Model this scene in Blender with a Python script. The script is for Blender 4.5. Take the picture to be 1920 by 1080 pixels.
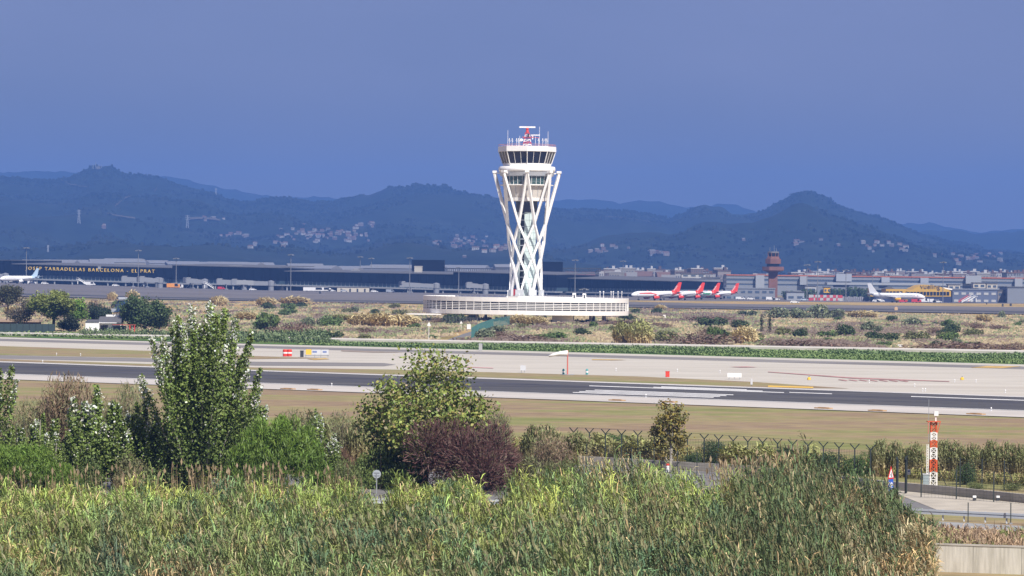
import bpy, math, random
import numpy as np
from mathutils import Matrix, Vector
R = math.radians
rng = np.random.default_rng(7)
random.seed(7)
for _o in list(bpy.data.objects):
    bpy.data.objects.remove(_o, do_unlink=True)
scene = bpy.context.scene
COL = scene.collection

# ---------------------------------------------------------------- camera
H, FPX, ROLL, HORIZ = 16.0, 7000.0, R(0.5), 508.0
PITCH = math.atan((540 - HORIZ) / FPX)
_F = Vector((0, math.cos(PITCH), -math.sin(PITCH)))
_U = Vector((0, math.sin(PITCH), math.cos(PITCH)))
_X = Vector((1, 0, 0))
_Rc = _X * math.cos(ROLL) + _U * math.sin(ROLL)
_Uc = -_X * math.sin(ROLL) + _U * math.cos(ROLL)
camd = bpy.data.cameras.new('camera'); cam = bpy.data.objects.new('camera', camd); COL.objects.link(cam)
cam.matrix_world = Matrix(((_Rc.x, _Uc.x, -_F.x, 0), (_Rc.y, _Uc.y, -_F.y, 0), (_Rc.z, _Uc.z, -_F.z, H), (0, 0, 0, 1)))
camd.sensor_width = 36.0; camd.lens = 36.0 * FPX / 1920.0
camd.clip_start = 1.0; camd.clip_end = 60000
scene.camera = cam

# ---------------------------------------------------------------- sky, sun, exposure
SUN_EL, SUN_AZ = R(47), R(152)          # azimuth from +Y (view axis) clockwise: behind the camera, to its right
w = bpy.data.worlds.new('World'); scene.world = w; w.use_nodes = True
nt = w.node_tree; nt.nodes.clear()
out = nt.nodes.new('ShaderNodeOutputWorld'); bg = nt.nodes.new('ShaderNodeBackground')
sky = nt.nodes.new('ShaderNodeTexSky'); sky.sky_type = 'NISHITA'; sky.sun_disc = False
sky.sun_elevation = SUN_EL; sky.sun_rotation = SUN_AZ
sky.air_density = 1.0; sky.dust_density = 0.3; sky.ozone_density = 6.0
# a high veil of slate blue cloud, even over the whole dome, with faint structure
tc = nt.nodes.new('ShaderNodeTexCoord'); mp = nt.nodes.new('ShaderNodeMapping'); mp.inputs['Scale'].default_value = (2.0, 2.0, 6.0)
nz = nt.nodes.new('ShaderNodeTexNoise'); nz.inputs['Scale'].default_value = 2.6; nz.inputs['Detail'].default_value = 5; nz.inputs['Roughness'].default_value = 0.5
rp = nt.nodes.new('ShaderNodeValToRGB')
rp.color_ramp.elements[0].position = 0.3; rp.color_ramp.elements[0].color = (1.34, 1.38, 2.30, 1)
rp.color_ramp.elements[1].position = 0.72; rp.color_ramp.elements[1].color = (1.98, 1.95, 3.10, 1)
mx = nt.nodes.new('ShaderNodeMixRGB'); mx.inputs[0].default_value = 0.90
nt.links.new(tc.outputs['Generated'], mp.inputs[0]); nt.links.new(mp.outputs[0], nz.inputs[0]); nt.links.new(nz.outputs[0], rp.inputs[0])
nt.links.new(sky.outputs[0], mx.inputs[1]); nt.links.new(rp.outputs[0], mx.inputs[2])
sx = nt.nodes.new('ShaderNodeSeparateXYZ'); mr0 = nt.nodes.new('ShaderNodeMapRange'); mr0.inputs[1].default_value = 0.0; mr0.inputs[2].default_value = 0.085; mr0.interpolation_type = 'SMOOTHSTEP'
gr = nt.nodes.new('ShaderNodeMixRGB'); gr.inputs[1].default_value = (0.88, 0.78, 0.50, 1); gr.inputs[2].default_value = (1.04, 1.04, 1.06, 1)      # darker storm bank low over the horizon, all round
mlt = nt.nodes.new('ShaderNodeMixRGB'); mlt.blend_type = 'MULTIPLY'; mlt.inputs[0].default_value = 1.0
nt.links.new(tc.outputs['Generated'], sx.inputs[0]); nt.links.new(sx.outputs['Z'], mr0.inputs[0]); nt.links.new(mr0.outputs[0], gr.inputs[0])
nt.links.new(mx.outputs[0], mlt.inputs[1]); nt.links.new(gr.outputs[0], mlt.inputs[2])
nt.links.new(mlt.outputs[0], bg.inputs[0]); bg.inputs[1].default_value = 0.1
nt.links.new(bg.outputs[0], out.inputs[0])
sund = bpy.data.lights.new('sun', 'SUN'); sun = bpy.data.objects.new('sun', sund); COL.objects.link(sun)
sund.energy = 5.0; sund.angle = R(0.6); sund.color = (1.0, 0.95, 0.885)
_sd = Vector((math.sin(SUN_AZ) * math.cos(SUN_EL), math.cos(SUN_AZ) * math.cos(SUN_EL), math.sin(SUN_EL)))
sun.rotation_euler = _sd.to_track_quat('Z', 'Y').to_euler(); sun.location = _sd * 300
vs = scene.view_settings
vs.view_transform = 'Standard'; vs.look = 'None'; vs.gamma = 1.0; vs.exposure = 0.45; vs.use_curve_mapping = False
scene.cycles.use_denoising = True
scene.cycles.max_bounces = 6; scene.cycles.volume_bounces = 0
scene.cycles.transparent_max_bounces = 8

# ---------------------------------------------------------------- pixel -> world helpers (photo pixels, 1920 x 1080)
def ray(px, py):
    a, b = px - 960.0, py - 540.0
    c, s = math.cos(ROLL), math.sin(ROLL)
    x, y = a * c + b * s, -a * s + b * c
    return _F * FPX + _X * x - _U * y
def G(px, py, z=0.0):                      # point of the ground plane seen at a photo pixel
    d = ray(px, py); t = (z - H) / d.z
    return Vector((d.x * t, d.y * t, z))
def P(px, py, Y):                          # point at depth Y on that sight line
    d = ray(px, py); t = Y / d.y
    return Vector((d.x * t, Y, H + d.z * t))
_zx = np.array([0, 480, 960, 1440, 1920]); _zf = np.array([4.2, 0.7, 0.0, -1.9, -2.6])
def gz(X, Y):                              # gentle lie of the land beyond the scrub
    px = 960 + FPX * X / max(Y, 1.0)
    t = min(max((Y - 1750) / 800.0, 0), 1); t = t * t * (3 - 2 * t)
    return float(np.interp(px, _zx, _zf)) * t
def at(px, py, Y):                         # point on the land at column px, depth Y
    p = P(px, py, Y); return Vector((p.x, Y, gz(p.x, Y)))

# ---------------------------------------------------------------- materials
def lin(*c):
    if len(c) == 1: c = (c[0],) * 3
    return tuple(((v / 255.0) / 12.92 if v / 255.0 <= 0.04045 else ((v / 255.0 + 0.055) / 1.055) ** 2.4) for v in c)
MATS = {}
def mat(name, col, rough=0.6, metal=0.0, var=0.0, scale=1.0, bump=0.0, spec=0.5, col2=None):
    if name in MATS: return MATS[name]
    m = bpy.data.materials.new(name); m.use_nodes = True; n = m.node_tree.nodes; l = m.node_tree.links
    b = n['Principled BSDF']; b.inputs['Roughness'].default_value = rough; b.inputs['Metallic'].default_value = metal
    b.inputs['Specular IOR Level'].default_value = spec
    if var > 0 or col2:
        g = n.new('ShaderNodeNewGeometry'); t = n.new('ShaderNodeTexNoise'); t.inputs['Scale'].default_value = scale; t.inputs['Detail'].default_value = 6
        l.new(g.outputs['Position'], t.inputs['Vector'])
        r = n.new('ShaderNodeValToRGB'); r.color_ramp.elements[0].position = 0.3; r.color_ramp.elements[1].position = 0.7
        c2 = col2 or tuple(min(1, c * (1 + var)) for c in col)
        c1 = col if col2 else tuple(c * (1 - var) for c in col)
        r.color_ramp.elements[0].color = (*c1, 1); r.color_ramp.elements[1].color = (*c2, 1)
        l.new(t.outputs[0], r.inputs[0]); l.new(r.outputs[0], b.inputs['Base Color'])
        if bump:
            bp = n.new('ShaderNodeBump'); bp.inputs['Strength'].default_value = bump; l.new(t.outputs[0], bp.inputs['Height']); l.new(bp.outputs[0], b.inputs['Normal'])
    else:
        b.inputs['Base Color'].default_value = (*col, 1)
    MATS[name] = m
    return m
def attr_mat(name, rough=0.6, transl=0.0, spec=0.3):          # colour stored per piece in the face attribute "col"
    if name in MATS: return MATS[name]
    m = bpy.data.materials.new(name); m.use_nodes = True; n = m.node_tree.nodes; l = m.node_tree.links
    b = n['Principled BSDF']; a = n.new('ShaderNodeAttribute'); a.attribute_name = 'col'
    b.inputs['Roughness'].default_value = rough; b.inputs['Specular IOR Level'].default_value = spec
    l.new(a.outputs['Color'], b.inputs['Base Color'])
    if transl:
        t = n.new('ShaderNodeBsdfTranslucent'); mxs = n.new('ShaderNodeMixShader'); mxs.inputs[0].default_value = transl
        l.new(a.outputs['Color'], t.inputs['Color']); l.new(b.outputs[0], mxs.inputs[1]); l.new(t.outputs[0], mxs.inputs[2])
        l.new(mxs.outputs[0], n['Material Output'].inputs[0])
    MATS[name] = m
    return m
def field_mat(name, stops, scale, detail=8, stretch=(1, 1, 1), fine=(0.5, 0.35), rough=0.95, rot=0.0, bump=0.3):
    """ground: broad patches through a colour ramp, fine mottling on top"""
    m = bpy.data.materials.new(name); m.use_nodes = True; n = m.node_tree.nodes; l = m.node_tree.links
    b = n['Principled BSDF']; b.inputs['Roughness'].default_value = rough; b.inputs['Specular IOR Level'].default_value = 0.15
    g = n.new('ShaderNodeNewGeometry'); mp_ = n.new('ShaderNodeMapping'); mp_.inputs['Scale'].default_value = stretch; mp_.inputs['Rotation'].default_value = (0, 0, rot)
    l.new(g.outputs['Position'], mp_.inputs[0])
    t = n.new('ShaderNodeTexNoise'); t.inputs['Scale'].default_value = scale; t.inputs['Detail'].default_value = detail; t.inputs['Roughness'].default_value = 0.62
    l.new(mp_.outputs[0], t.inputs['Vector'])
    r = n.new('ShaderNodeValToRGB'); e = r.color_ramp.elements
    e[0].position, e[0].color = stops[0][0], (*stops[0][1], 1); e[1].position, e[1].color = stops[-1][0], (*stops[-1][1], 1)
    for p, c in stops[1:-1]:
        q = e.new(p); q.color = (*c, 1)
    l.new(t.outputs[0], r.inputs[0])
    f = n.new('ShaderNodeTexNoise'); f.inputs['Scale'].default_value = fine[0]; f.inputs['Detail'].default_value = 5
    l.new(mp_.outputs[0], f.inputs['Vector'])
    mr = n.new('ShaderNodeMapRange'); mr.inputs[1].default_value = 0.3; mr.inputs[2].default_value = 0.7
    mr.inputs[3].default_value = 1 - fine[1]; mr.inputs[4].default_value = 1 + fine[1]; l.new(f.outputs[0], mr.inputs[0])
    mu = n.new('ShaderNodeVectorMath'); mu.operation = 'SCALE'; l.new(r.outputs[0], mu.inputs[0]); l.new(mr.outputs[0], mu.inputs['Scale'])
    l.new(mu.outputs[0], b.inputs['Base Color'])
    if bump:
        bp = n.new('ShaderNodeBump'); bp.inputs['Strength'].default_value = bump; bp.inputs['Distance'].default_value = 0.2
        l.new(f.outputs[0], bp.inputs['Height']); l.new(bp.outputs[0], b.inputs['Normal'])
    MATS[name] = m
    return m

# ---------------------------------------------------------------- mesh helpers
class MB:
    def __init__(s): s.v = []; s.f = []; s.c = []; s.col = None
    def face(s, pts):
        i = len(s.v); s.v.extend([tuple(p) for p in pts]); s.f.append(tuple(range(i, i + len(pts)))); s.c.append(s.col)
    def box(s, c, d, rz=0.0):
        cx, cy, cz = c; hx, hy, hz = d[0] / 2, d[1] / 2, d[2] / 2; i = len(s.v); ca, sa = math.cos(rz), math.sin(rz)
        for z in (-hz, hz):
            for x, y in ((-hx, -hy), (hx, -hy), (hx, hy), (-hx, hy)):
                s.v.append((cx + x * ca - y * sa, cy + x * sa + y * ca, cz + z))
        for q in ((0, 3, 2, 1), (4, 5, 6, 7), (0, 1, 5, 4), (1, 2, 6, 5), (2, 3, 7, 6), (3, 0, 4, 7)):
            s.f.append(tuple(i + k for k in q)); s.c.append(s.col)
        return s
    def prism(s, poly, z0, z1, caps=True):                    # poly: ccw list of (x, y); z0/z1 number or list
        n = len(poly); i = len(s.v)
        a = z0 if hasattr(z0, '__len__') else [z0] * n; b = z1 if hasattr(z1, '__len__') else [z1] * n
        for k, (x, y) in enumerate(poly): s.v.append((x, y, a[k]))
        for k, (x, y) in enumerate(poly): s.v.append((x, y, b[k]))
        for k in range(n): s.f.append((i + k, i + (k + 1) % n, i + n + (k + 1) % n, i + n + k)); s.c.append(s.col)
        if caps:
            s.f.append(tuple(i + k for k in reversed(range(n)))); s.c.append(s.col)
            s.f.append(tuple(i + n + k for k in range(n))); s.c.append(s.col)
        return s
    def rings(s, rings, cap=True, closed=False):              # list of rings (same count) of 3-d points
        n = len(rings[0]); base = len(s.v)
        for r in rings: s.v.extend([tuple(p) for p in r])
        m = len(rings)
        for j in range(m if closed else m - 1):
            for k in range(n):
                a, b = base + j * n, base + ((j + 1) % m) * n
                s.f.append((a + k, a + (k + 1) % n, b + (k + 1) % n, b + k)); s.c.append(s.col)
        if cap and not closed:
            s.f.append(tuple(base + k for k in reversed(range(n)))); s.c.append(s.col)
            s.f.append(tuple(base + (m - 1) * n + k for k in range(n))); s.c.append(s.col)
        return s
    def lathe(s, prof, n=24, c=(0, 0), rot=0.0, cap=True):
        return s.rings([[(c[0] + r * math.cos(2 * math.pi * k / n + rot), c[1] + r * math.sin(2 * math.pi * k / n + rot), z) for k in range(n)] for r, z in prof], cap)
    def tube(s, pts, rad, n=6):
        pts = [Vector(p) for p in pts]; rr = rad if hasattr(rad, '__len__') else [rad] * len(pts); rings = []
        for k, p in enumerate(pts):
            d = (pts[min(k + 1, len(pts) - 1)] - pts[max(k - 1, 0)]).normalized()
            a = d.cross(Vector((0, 0, 1)) if abs(d.z) < 0.95 else Vector((1, 0, 0))).normalized(); b = d.cross(a)
            rings.append([p + (a * math.cos(2 * math.pi * q / n) + b * math.sin(2 * math.pi * q / n)) * rr[k] for q in range(n)])
        return s.rings(rings)
    def bar(s, a, b, w, h=None):                              # square bar between two points
        h = h or w; a, b = Vector(a), Vector(b); d = (b - a).normalized()
        e = d.cross(Vector((0, 0, 1)) if abs(d.z) < 0.98 else Vector((1, 0, 0))).normalized(); g = d.cross(e)
        return s.rings([[p + e * (w / 2 * i) + g * (h / 2 * j) for i, j in ((-1, -1), (1, -1), (1, 1), (-1, 1))] for p in (a, b)])
    def mesh(s, name, mats, smooth=False):
        me = bpy.data.meshes.new(name); me.from_pydata(s.v, [], s.f)
        for m in (mats if isinstance(mats, (list, tuple)) else [mats]): me.materials.append(m)
        if any(c is not None for c in s.c):
            a = me.attributes.new('col', 'FLOAT_COLOR', 'FACE')
            a.data.foreach_set('color', np.array([(*(c or (1, 1, 1)), 1) for c in s.c], 'f').ravel())
        import bmesh
        bm = bmesh.new(); bm.from_mesh(me); bmesh.ops.recalc_face_normals(bm, faces=bm.faces); bm.to_mesh(me); bm.free()
        if smooth:
            me.polygons.foreach_set('use_smooth', [True] * len(me.polygons))
        return me
    def obj(s, name, m, parent=None, smooth=False):
        return link(name, s.mesh(name, m, smooth), parent)
def link(name, me, parent=None, loc=None, rz=0.0, sc=None):
    o = bpy.data.objects.new(name, me); COL.objects.link(o)
    if parent: o.parent = parent
    if loc is not None: o.location = loc
    if rz: o.rotation_euler = (0, 0, rz)
    if sc is not None: o.scale = sc if hasattr(sc, '__len__') else (sc, sc, sc)
    return o
def tag(o, label, cat, group=None, kind=None):
    o['label'] = label; o['category'] = cat
    if group: o['group'] = group
    if kind: o['kind'] = kind
    return o
def thing(name, label, cat, loc=(0, 0, 0), rz=0.0, group=None, sc=None):
    o = bpy.data.objects.new(name, None); COL.objects.link(o); o.location = loc; o.rotation_euler = (0, 0, rz)
    if sc is not None: o.scale = sc if hasattr(sc, '__len__') else (sc, sc, sc)
    return tag(o, label, cat, group)
def struct(name, mb_or_me, m=None):
    o = mb_or_me.obj(name, m) if isinstance(mb_or_me, MB) else link(name, mb_or_me)
    o['kind'] = 'structure'; return o
def quads(name, V, C, m):                                     # V (N,4,3) array, C (N,3)
    N = len(V); me = bpy.data.meshes.new(name)
    me.vertices.add(4 * N); me.loops.add(4 * N); me.polygons.add(N)
    me.vertices.foreach_set('co', np.asarray(V, 'f').reshape(-1)); me.loops.foreach_set('vertex_index', np.arange(4 * N, dtype='i'))
    me.polygons.foreach_set('loop_start', np.arange(0, 4 * N, 4, dtype='i')); me.polygons.foreach_set('loop_total', np.full(N, 4, 'i'))
    me.update()
    a = me.attributes.new('col', 'FLOAT_COLOR', 'FACE'); a.data.foreach_set('color', np.c_[np.asarray(C, 'f'), np.ones(N, 'f')].ravel())
    me.materials.append(m); return me
def unit(a): return a / (np.linalg.norm(a, axis=-1, keepdims=True) + 1e-9)
def text_mesh(body, size, m, extrude=0.03, align='CENTER', spacing=1.0):
    cu = bpy.data.curves.new('text', 'FONT'); cu.body = body; cu.size = size; cu.extrude = extrude; cu.align_x = align; cu.space_character = spacing; cu.resolution_u = 2
    o = bpy.data.objects.new('text', cu); COL.objects.link(o)
    bpy.context.view_layer.update()
    me = bpy.data.meshes.new_from_object(o.evaluated_get(bpy.context.evaluated_depsgraph_get()))
    bpy.data.objects.remove(o, do_unlink=True); bpy.data.curves.remove(cu)
    me.materials.clear(); me.materials.append(m); return me

# ================================================================= THE SETTING
M_dry = field_mat('dry_field', [(0.30, lin(104, 112, 60)), (0.42, lin(130, 128, 82)), (0.52, lin(144, 128, 96)), (0.60, lin(134, 114, 93)), (0.74, lin(152, 142, 104))],
                  0.05, stretch=(0.55, 1.25, 1), fine=(0.6, 0.22), rot=R(44))
M_scrub = field_mat('scrub_ground', [(0.28, lin(92, 92, 52)), (0.42, lin(142, 124, 78)), (0.55, lin(176, 150, 102)), (0.68, lin(150, 122, 84)), (0.8, lin(98, 88, 62))],
                    0.022, fine=(0.35, 0.3))
M_green = field_mat('green_verge', [(0.3, lin(62, 92, 44)), (0.5, lin(80, 110, 54)), (0.7, lin(112, 122, 62))], 0.05, fine=(1.0, 0.3))
M_conc = field_mat('taxiway_concrete', [(0.3, (0.40, 0.36, 0.305)), (0.42, (0.455, 0.42, 0.36)), (0.5, (0.49, 0.455, 0.39)), (0.56, (0.43, 0.40, 0.34)), (0.72, (0.55, 0.51, 0.44))], 0.02, stretch=(0.5, 3.5, 1), rot=R(43), fine=(0.25, 0.07), bump=0.03)
M_shoulder = field_mat('shoulder_concrete', [(0.3, (0.42, 0.39, 0.35)), (0.7, (0.52, 0.485, 0.44))], 0.03, stretch=(0.4, 3, 1), rot=R(43), fine=(0.3, 0.08), bump=0.03)
M_asph = field_mat('runway_asphalt', [(0.28, (0.052, 0.052, 0.058)), (0.5, (0.085, 0.083, 0.085)), (0.72, (0.125, 0.12, 0.118))], 0.035, stretch=(0.12, 4.5, 1), rot=R(43.5), fine=(0.4, 0.1), rough=0.85, bump=0.03)
M_asph2 = field_mat('taxiway_asphalt', [(0.3, (0.16, 0.15, 0.145)), (0.7, (0.25, 0.235, 0.22))], 0.03, stretch=(0.2, 3, 1), rot=R(42), fine=(0.4, 0.1), bump=0.03)
M_apron = field_mat('apron_asphalt', [(0.3, (0.11, 0.10, 0.10)), (0.5, (0.15, 0.137, 0.13)), (0.7, (0.20, 0.18, 0.17))], 0.008, stretch=(0.4, 3, 1), fine=(0.05, 0.1), bump=0.02)
M_dark_asph = mat('service_road_asphalt', (0.055, 0.055, 0.058), 0.9, var=0.25, scale=0.05)
M_road = mat('road_asphalt', (0.16, 0.155, 0.15), 0.9, var=0.15, scale=0.6)
M_white = mat('white_paint', (0.78, 0.78, 0.76), 0.6)
M_line = mat('marking_paint', (0.72, 0.71, 0.68), 0.7, var=0.15, scale=0.8)
M_yel = mat('yellow_paint', (0.75, 0.48, 0.05), 0.6)
M_redp = mat('red_paint', (0.62, 0.05, 0.03), 0.5)

# ground: one sheet with the gentle lie of the land, out to behind the hills
def ground_sheet():
    ys = np.r_[np.linspace(-250, 1700, 14), np.linspace(1800, 2700, 16), np.linspace(3000, 14800, 16)]
    xs = np.r_[np.linspace(-3400, -700, 6), np.linspace(-600, 600, 41), np.linspace(700, 3400, 6)]
    v = [(x, y, gz(x, y) - (1.5 if y > 3000 else 0)) for y in ys for x in xs]; n = len(xs)
    f = [(j * n + i, j * n + i + 1, (j + 1) * n + i + 1, (j + 1) * n + i) for j in range(len(ys) - 1) for i in range(n - 1)]
    me = bpy.data.meshes.new('ground'); me.from_pydata(v, [], f); me.materials.append(M_dry); return me
struct('ground', ground_sheet())

def ext(a, b, t0, t1):                                         # extend a ground line beyond the frame
    return a + (b - a) * t0, a + (b - a) * t1
def line(pa, pb, t0=-0.35, t1=1.35):
    return ext(G(*pa), G(*pb), t0, t1)
def strip(name, far, near, z, m, kind=True, sub=1):
    (a, b), (c, d) = far, near; mb = MB()
    mb.face([(c.x, c.y, z), (d.x, d.y, z), (b.x, b.y, z), (a.x, a.y, z)])
    o = mb.obj(name, m)
    if kind: o['kind'] = 'structure'
    return o
def poly(name, pts, z, m, parent=None):
    mb = MB(); mb.face([(p.x, p.y, z) for p in (G(*q) for q in pts)])
    o = mb.obj(name, m, parent)
    if parent is None: o['kind'] = 'structure'
    return o
L_taxi_far = line((0, 632), (1920, 684)); L_rw_far = line((25, 679), (1920, 743.5))
L_rw_near = line((25, 703), (1920, 772)); L_sh_near = line((25, 712.5), (1920, 783.5))
L_chan_far = line((480, 635.5), (1920, 661.5), -0.9, 1.5); L_chan_near = line((480, 638), (1920, 664.5), -0.9, 1.5)
strip('scrubland', (Vector((-900, 2100, 0)), Vector((900, 2100, 0))), L_chan_far, 0.03, M_scrub)
strip('green_bank', L_chan_far, L_taxi_far, 0.05, M_green)
_m = MB(); (_a, _b), (_c, _d) = L_chan_far, L_chan_near; _m.prism([(_c.x, _c.y), (_d.x, _d.y), (_b.x, _b.y), (_a.x, _a.y)], -.1, .55); struct('drainage_channel', _m, mat('channel_concrete', (0.55, 0.51, 0.44), 0.9, var=0.15, scale=0.2))
taxi = strip('taxiway', L_taxi_far, L_rw_far, 0.06, M_conc)
strip('taxiway_lane', line((0, 635.5), (1920, 688)), line((0, 640), (1920, 693)), 0.075, M_asph2)
poly('taxiway_lane', [(-400, 655), (25, 667.5), (290, 673), (480, 679), (720, 681.5), (742, 684.5), (720, 687.5), (480, 686.5), (290, 679.5), (25, 674), (-400, 661)], 0.08, M_asph2)
poly('grass_island', [(-400, 640), (0, 649.5), (290, 659), (480, 668.5), (600, 672.5), (480, 674.2), (290, 672), (0, 666.5), (-400, 655)], 0.09, M_dry)
poly('grass_island', [(-300, 666), (25, 675), (480, 690), (740, 694), (960, 700), (1200, 707), (1420, 717.5), (1592, 729.5), (1440, 727.5), (1200, 719), (960, 710), (480, 694.4), (25, 678.4), (-300, 669)], 0.09, M_dry)
strip('runway_shoulder', L_rw_far, L_sh_near, 0.085, M_shoulder)
rw = strip('runway', line((25, 680.3), (1920, 745.3)), L_rw_near, 0.10, M_asph)
def mark(name, pts, z=0.115, m=M_line): return poly(name, pts, z, m, rw)
def along(x0, x1, f, hw):                                       # stripe at fraction f of the runway's width, between columns x0 and x1
    def y(x, g): return (680.3 + (745.3 - 680.3) * (x - 25) / 1895) * (1 - g) + (703 + (772 - 703) * (x - 25) / 1895) * g
    return [(x0, y(x0, f - hw)), (x1, y(x1, f - hw)), (x1, y(x1, f + hw)), (x0, y(x0, f + hw))]
mark('edge_line', along(-700, 2600, 0.985, 0.012)); mark('edge_line', along(-700, 2600, 0.02, 0.012))
for f, a, b in ((0.30, 1105, 1470), (0.24, 1225, 1430), (0.18, 1240, 1400)): mark('touchdown_bar', along(a, b, f, 0.022))
for f, a, b in ((0.60, 1115, 1375), (0.68, 1098, 1362), (0.76, 1086, 1350), (0.84, 1074, 1338)): mark('touchdown_bar', along(a, b, f, 0.022))
mark('centre_line', along(1708, 2100, 0.26, 0.022)); mark('centre_line', along(1480, 1560, 0.27, 0.02))
# rubber laid down along the runway's middle: worn surface, with a shape of its own
M_rub = mat('rubber_deposit', (0.045, 0.045, 0.055), 0.8, var=0.35, scale=0.08)
mark('rubber_streak', along(-700, 1150, 0.36, 0.045), 0.108, M_rub); mark('rubber_streak', along(-700, 1000, 0.52, 0.03), 0.107, M_rub); mark('rubber_streak', along(1440, 2300, 0.44, 0.03), 0.107, M_rub)
for f_, a_, b_, w_ in ((.30, 640, 1010, .012), (.62, 500, 905, .014), (.45, 905, 1090, .012), (.71, 1360, 1640, .014), (.36, 1500, 1900, .012), (.55, 30, 420, .016), (.25, 60, 380, .012), (.66, 1650, 2000, .012)): mark('skid_mark', along(a_, b_, f_, w_), 0.111, M_rub)
# worn yellow and red paint on the taxiway
M_yw = mat('worn_yellow_paint', (0.50, 0.33, 0.10), 0.8, var=0.3, scale=0.5); M_rw = mat('worn_red_paint', (0.42, 0.22, 0.20), 0.8, var=0.35, scale=0.4)
def tmark(name, pts, m): 
    poly(name, pts, 0.12, m, taxi)
tmark('guide_line', [(1110, 674.6), (1150, 675), (1175, 676), (1150, 676.5), (1110, 676)], M_yw)
tmark('guide_line', [(1368, 689), (1400, 688.2), (1420, 689.6), (1390, 690.2)], M_rw)
tmark('guide_line', [(1440, 698), (1600, 709), (1780, 716), (1780, 717), (1600, 711), (1440, 699)], M_rw)
for k in range(7): tmark('red_marking', [(1575 + 19 * k, 712.4 + 0.25 * k), (1590 + 19 * k, 714.8 + 0.25 * k), (1586 + 19 * k, 715.6 + 0.25 * k), (1571 + 19 * k, 713.4 + 0.25 * k)], M_rw)
tmark('guide_line', [(1820, 690.5), (1850, 687.4), (1915, 688), (1880, 691.5)], M_yw)
tmark('guide_line', [(850, 687.5), (925, 690.6), (925, 692), (850, 689)], mat('faded_pink_paint', (0.55, 0.33, 0.30), 0.8))
tmark('guide_line', [(640, 657.5), (700, 660), (760, 662), (700, 662), (640, 659.5)], mat('oil_stain', (0.30, 0.235, 0.18), 0.8))
tmark('guide_line', [(575, 674), (610, 672.5), (618, 674.5), (590, 676)], M_yw)
for (a, b, y0, y1) in ((1440, 1525, 724.2, 727.2),): tmark('hold_line', [(a, y0), (b, y0 + 2.6), (b, y1 + 2.2), (a, y1)], mat('fresh_yellow_paint', (0.68, 0.42, 0.06), 0.7))
# apron
apA, apB = G(0, 566 - 8.4), G(1920, 582 + 8.4)
def apron_sheet(name, near, far, m, dz, n=30):
    mb = MB(); ts = np.linspace(-0.6, 1.6, n)
    for i in range(n - 1):
        q = []
        for t, pq in ((ts[i], near), (ts[i + 1], near), (ts[i + 1], far), (ts[i], far)):
            x = 960 + (t - 0.5) * 1920; Y = pq(t); X = (x - 960) / FPX * Y; q.append((X, Y, gz(X, Y) + dz))
        mb.face(q)
    return mb
nearY = lambda t: 1931 + (1513 - 1931) * t
for k in range(7):
    a = lambda t, k=k: nearY(t) + (2750 - nearY(t)) * k / 7.0; b = lambda t, k=k: nearY(t) + (2750 - nearY(t)) * (k + 1) / 7.0
    if k == 0: mbA = apron_sheet('apron', a, b, M_apron, 0.25)
    else:
        m2 = apron_sheet('apron', a, b, M_apron, 0.25); off = len(mbA.v); mbA.v += m2.v; mbA.f += [tuple(i + off for i in f) for f in m2.f]; mbA.c += m2.c
struct('apron', mbA, M_apron)
struct('service_road', apron_sheet('service_road', lambda t: nearY(t) + 62, lambda t: nearY(t) + 118, M_dark_asph, 0.32), M_dark_asph)
struct('service_road', apron_sheet('service_road', lambda t: nearY(t) - 6, lambda t: nearY(t) + 12, M_dark_asph, 0.34), M_dark_asph)
# path from the green fence down to the taxiway; path at the white house
poly('path', [(835, 641), (868, 628.5), (905, 617), (985, 606), (1000, 607), (925, 618.5), (886, 630), (866, 642)], 0.30, M_road)
poly('path', [(150, 625), (250, 616), (262, 619), (190, 628)], 0.33, mat('gravel_path', (0.42, 0.36, 0.28), 0.95, var=0.2, scale=0.4))
# foreground road behind the reeds, kerbed pavement and verge
poly('road', [(-200, 940), (700, 946), (1250, 952), (1762, 958), (1660, 919), (1400, 889.5), (1100, 871.5), (900, 884), (-200, 905)], 0.05, M_road)
poly('pavement', [(1660, 919), (1762, 960), (2200, 992), (2200, 972), (1920, 945.5)], 0.07, mat('pale_pavement', (0.40, 0.36, 0.29), 0.95, var=0.18, scale=0.5))
poly('service_strip', [(1740, 978), (2200, 1003), (2200, 1014), (1740, 990)], 0.05, mat('pale_asphalt', (.27, .27, .26), .95, var=.15, scale=.6))

# hills
def profile(pts):
    a = np.array(pts, float); return lambda x: np.interp(x, a[:, 0], a[:, 1])
main_px = [(-900, 372), (-500, 352), (-200, 338), (0, 327), (60, 337), (100, 337), (130, 331), (160, 319), (180, 311), (205, 313), (235, 322), (255, 327), (290, 330), (330, 347), (370, 352), (400, 362), (420, 370),
           (450, 378), (480, 375), (510, 372), (540, 370), (560, 374), (600, 378), (640, 373), (680, 366), (720, 355), (760, 347), (790, 344), (815, 345), (850, 354), (900, 365), (940, 374), (1000, 386), (1040, 391),
           (1100, 394), (1130, 391), (1180, 394), (1220, 402), (1255, 408), (1280, 400), (1300, 390), (1320, 386), (1345, 388), (1370, 398), (1410, 402), (1440, 390), (1470, 375), (1490, 362), (1505, 357), (1520, 357),
           (1535, 364), (1560, 378), (1600, 395), (1640, 405), (1680, 421), (1720, 438), (1780, 452), (1850, 466), (1920, 474), (2200, 470), (2800, 440)]
far_px = [(-900, 345), (-200, 322), (0, 322), (130, 321), (220, 330), (310, 331), (350, 338), (400, 349), (450, 358), (490, 365), (540, 372), (590, 368), (640, 372), (760, 380), (960, 378), (1080, 374), (1120, 375), (1160, 381),
          (1200, 378), (1240, 379), (1290, 389), (1330, 385), (1370, 381), (1420, 398), (1520, 410), (1620, 420), (1690, 419), (1740, 417), (1790, 428), (1840, 436), (1880, 431), (1920, 430), (2200, 425), (2800, 400)]
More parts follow.
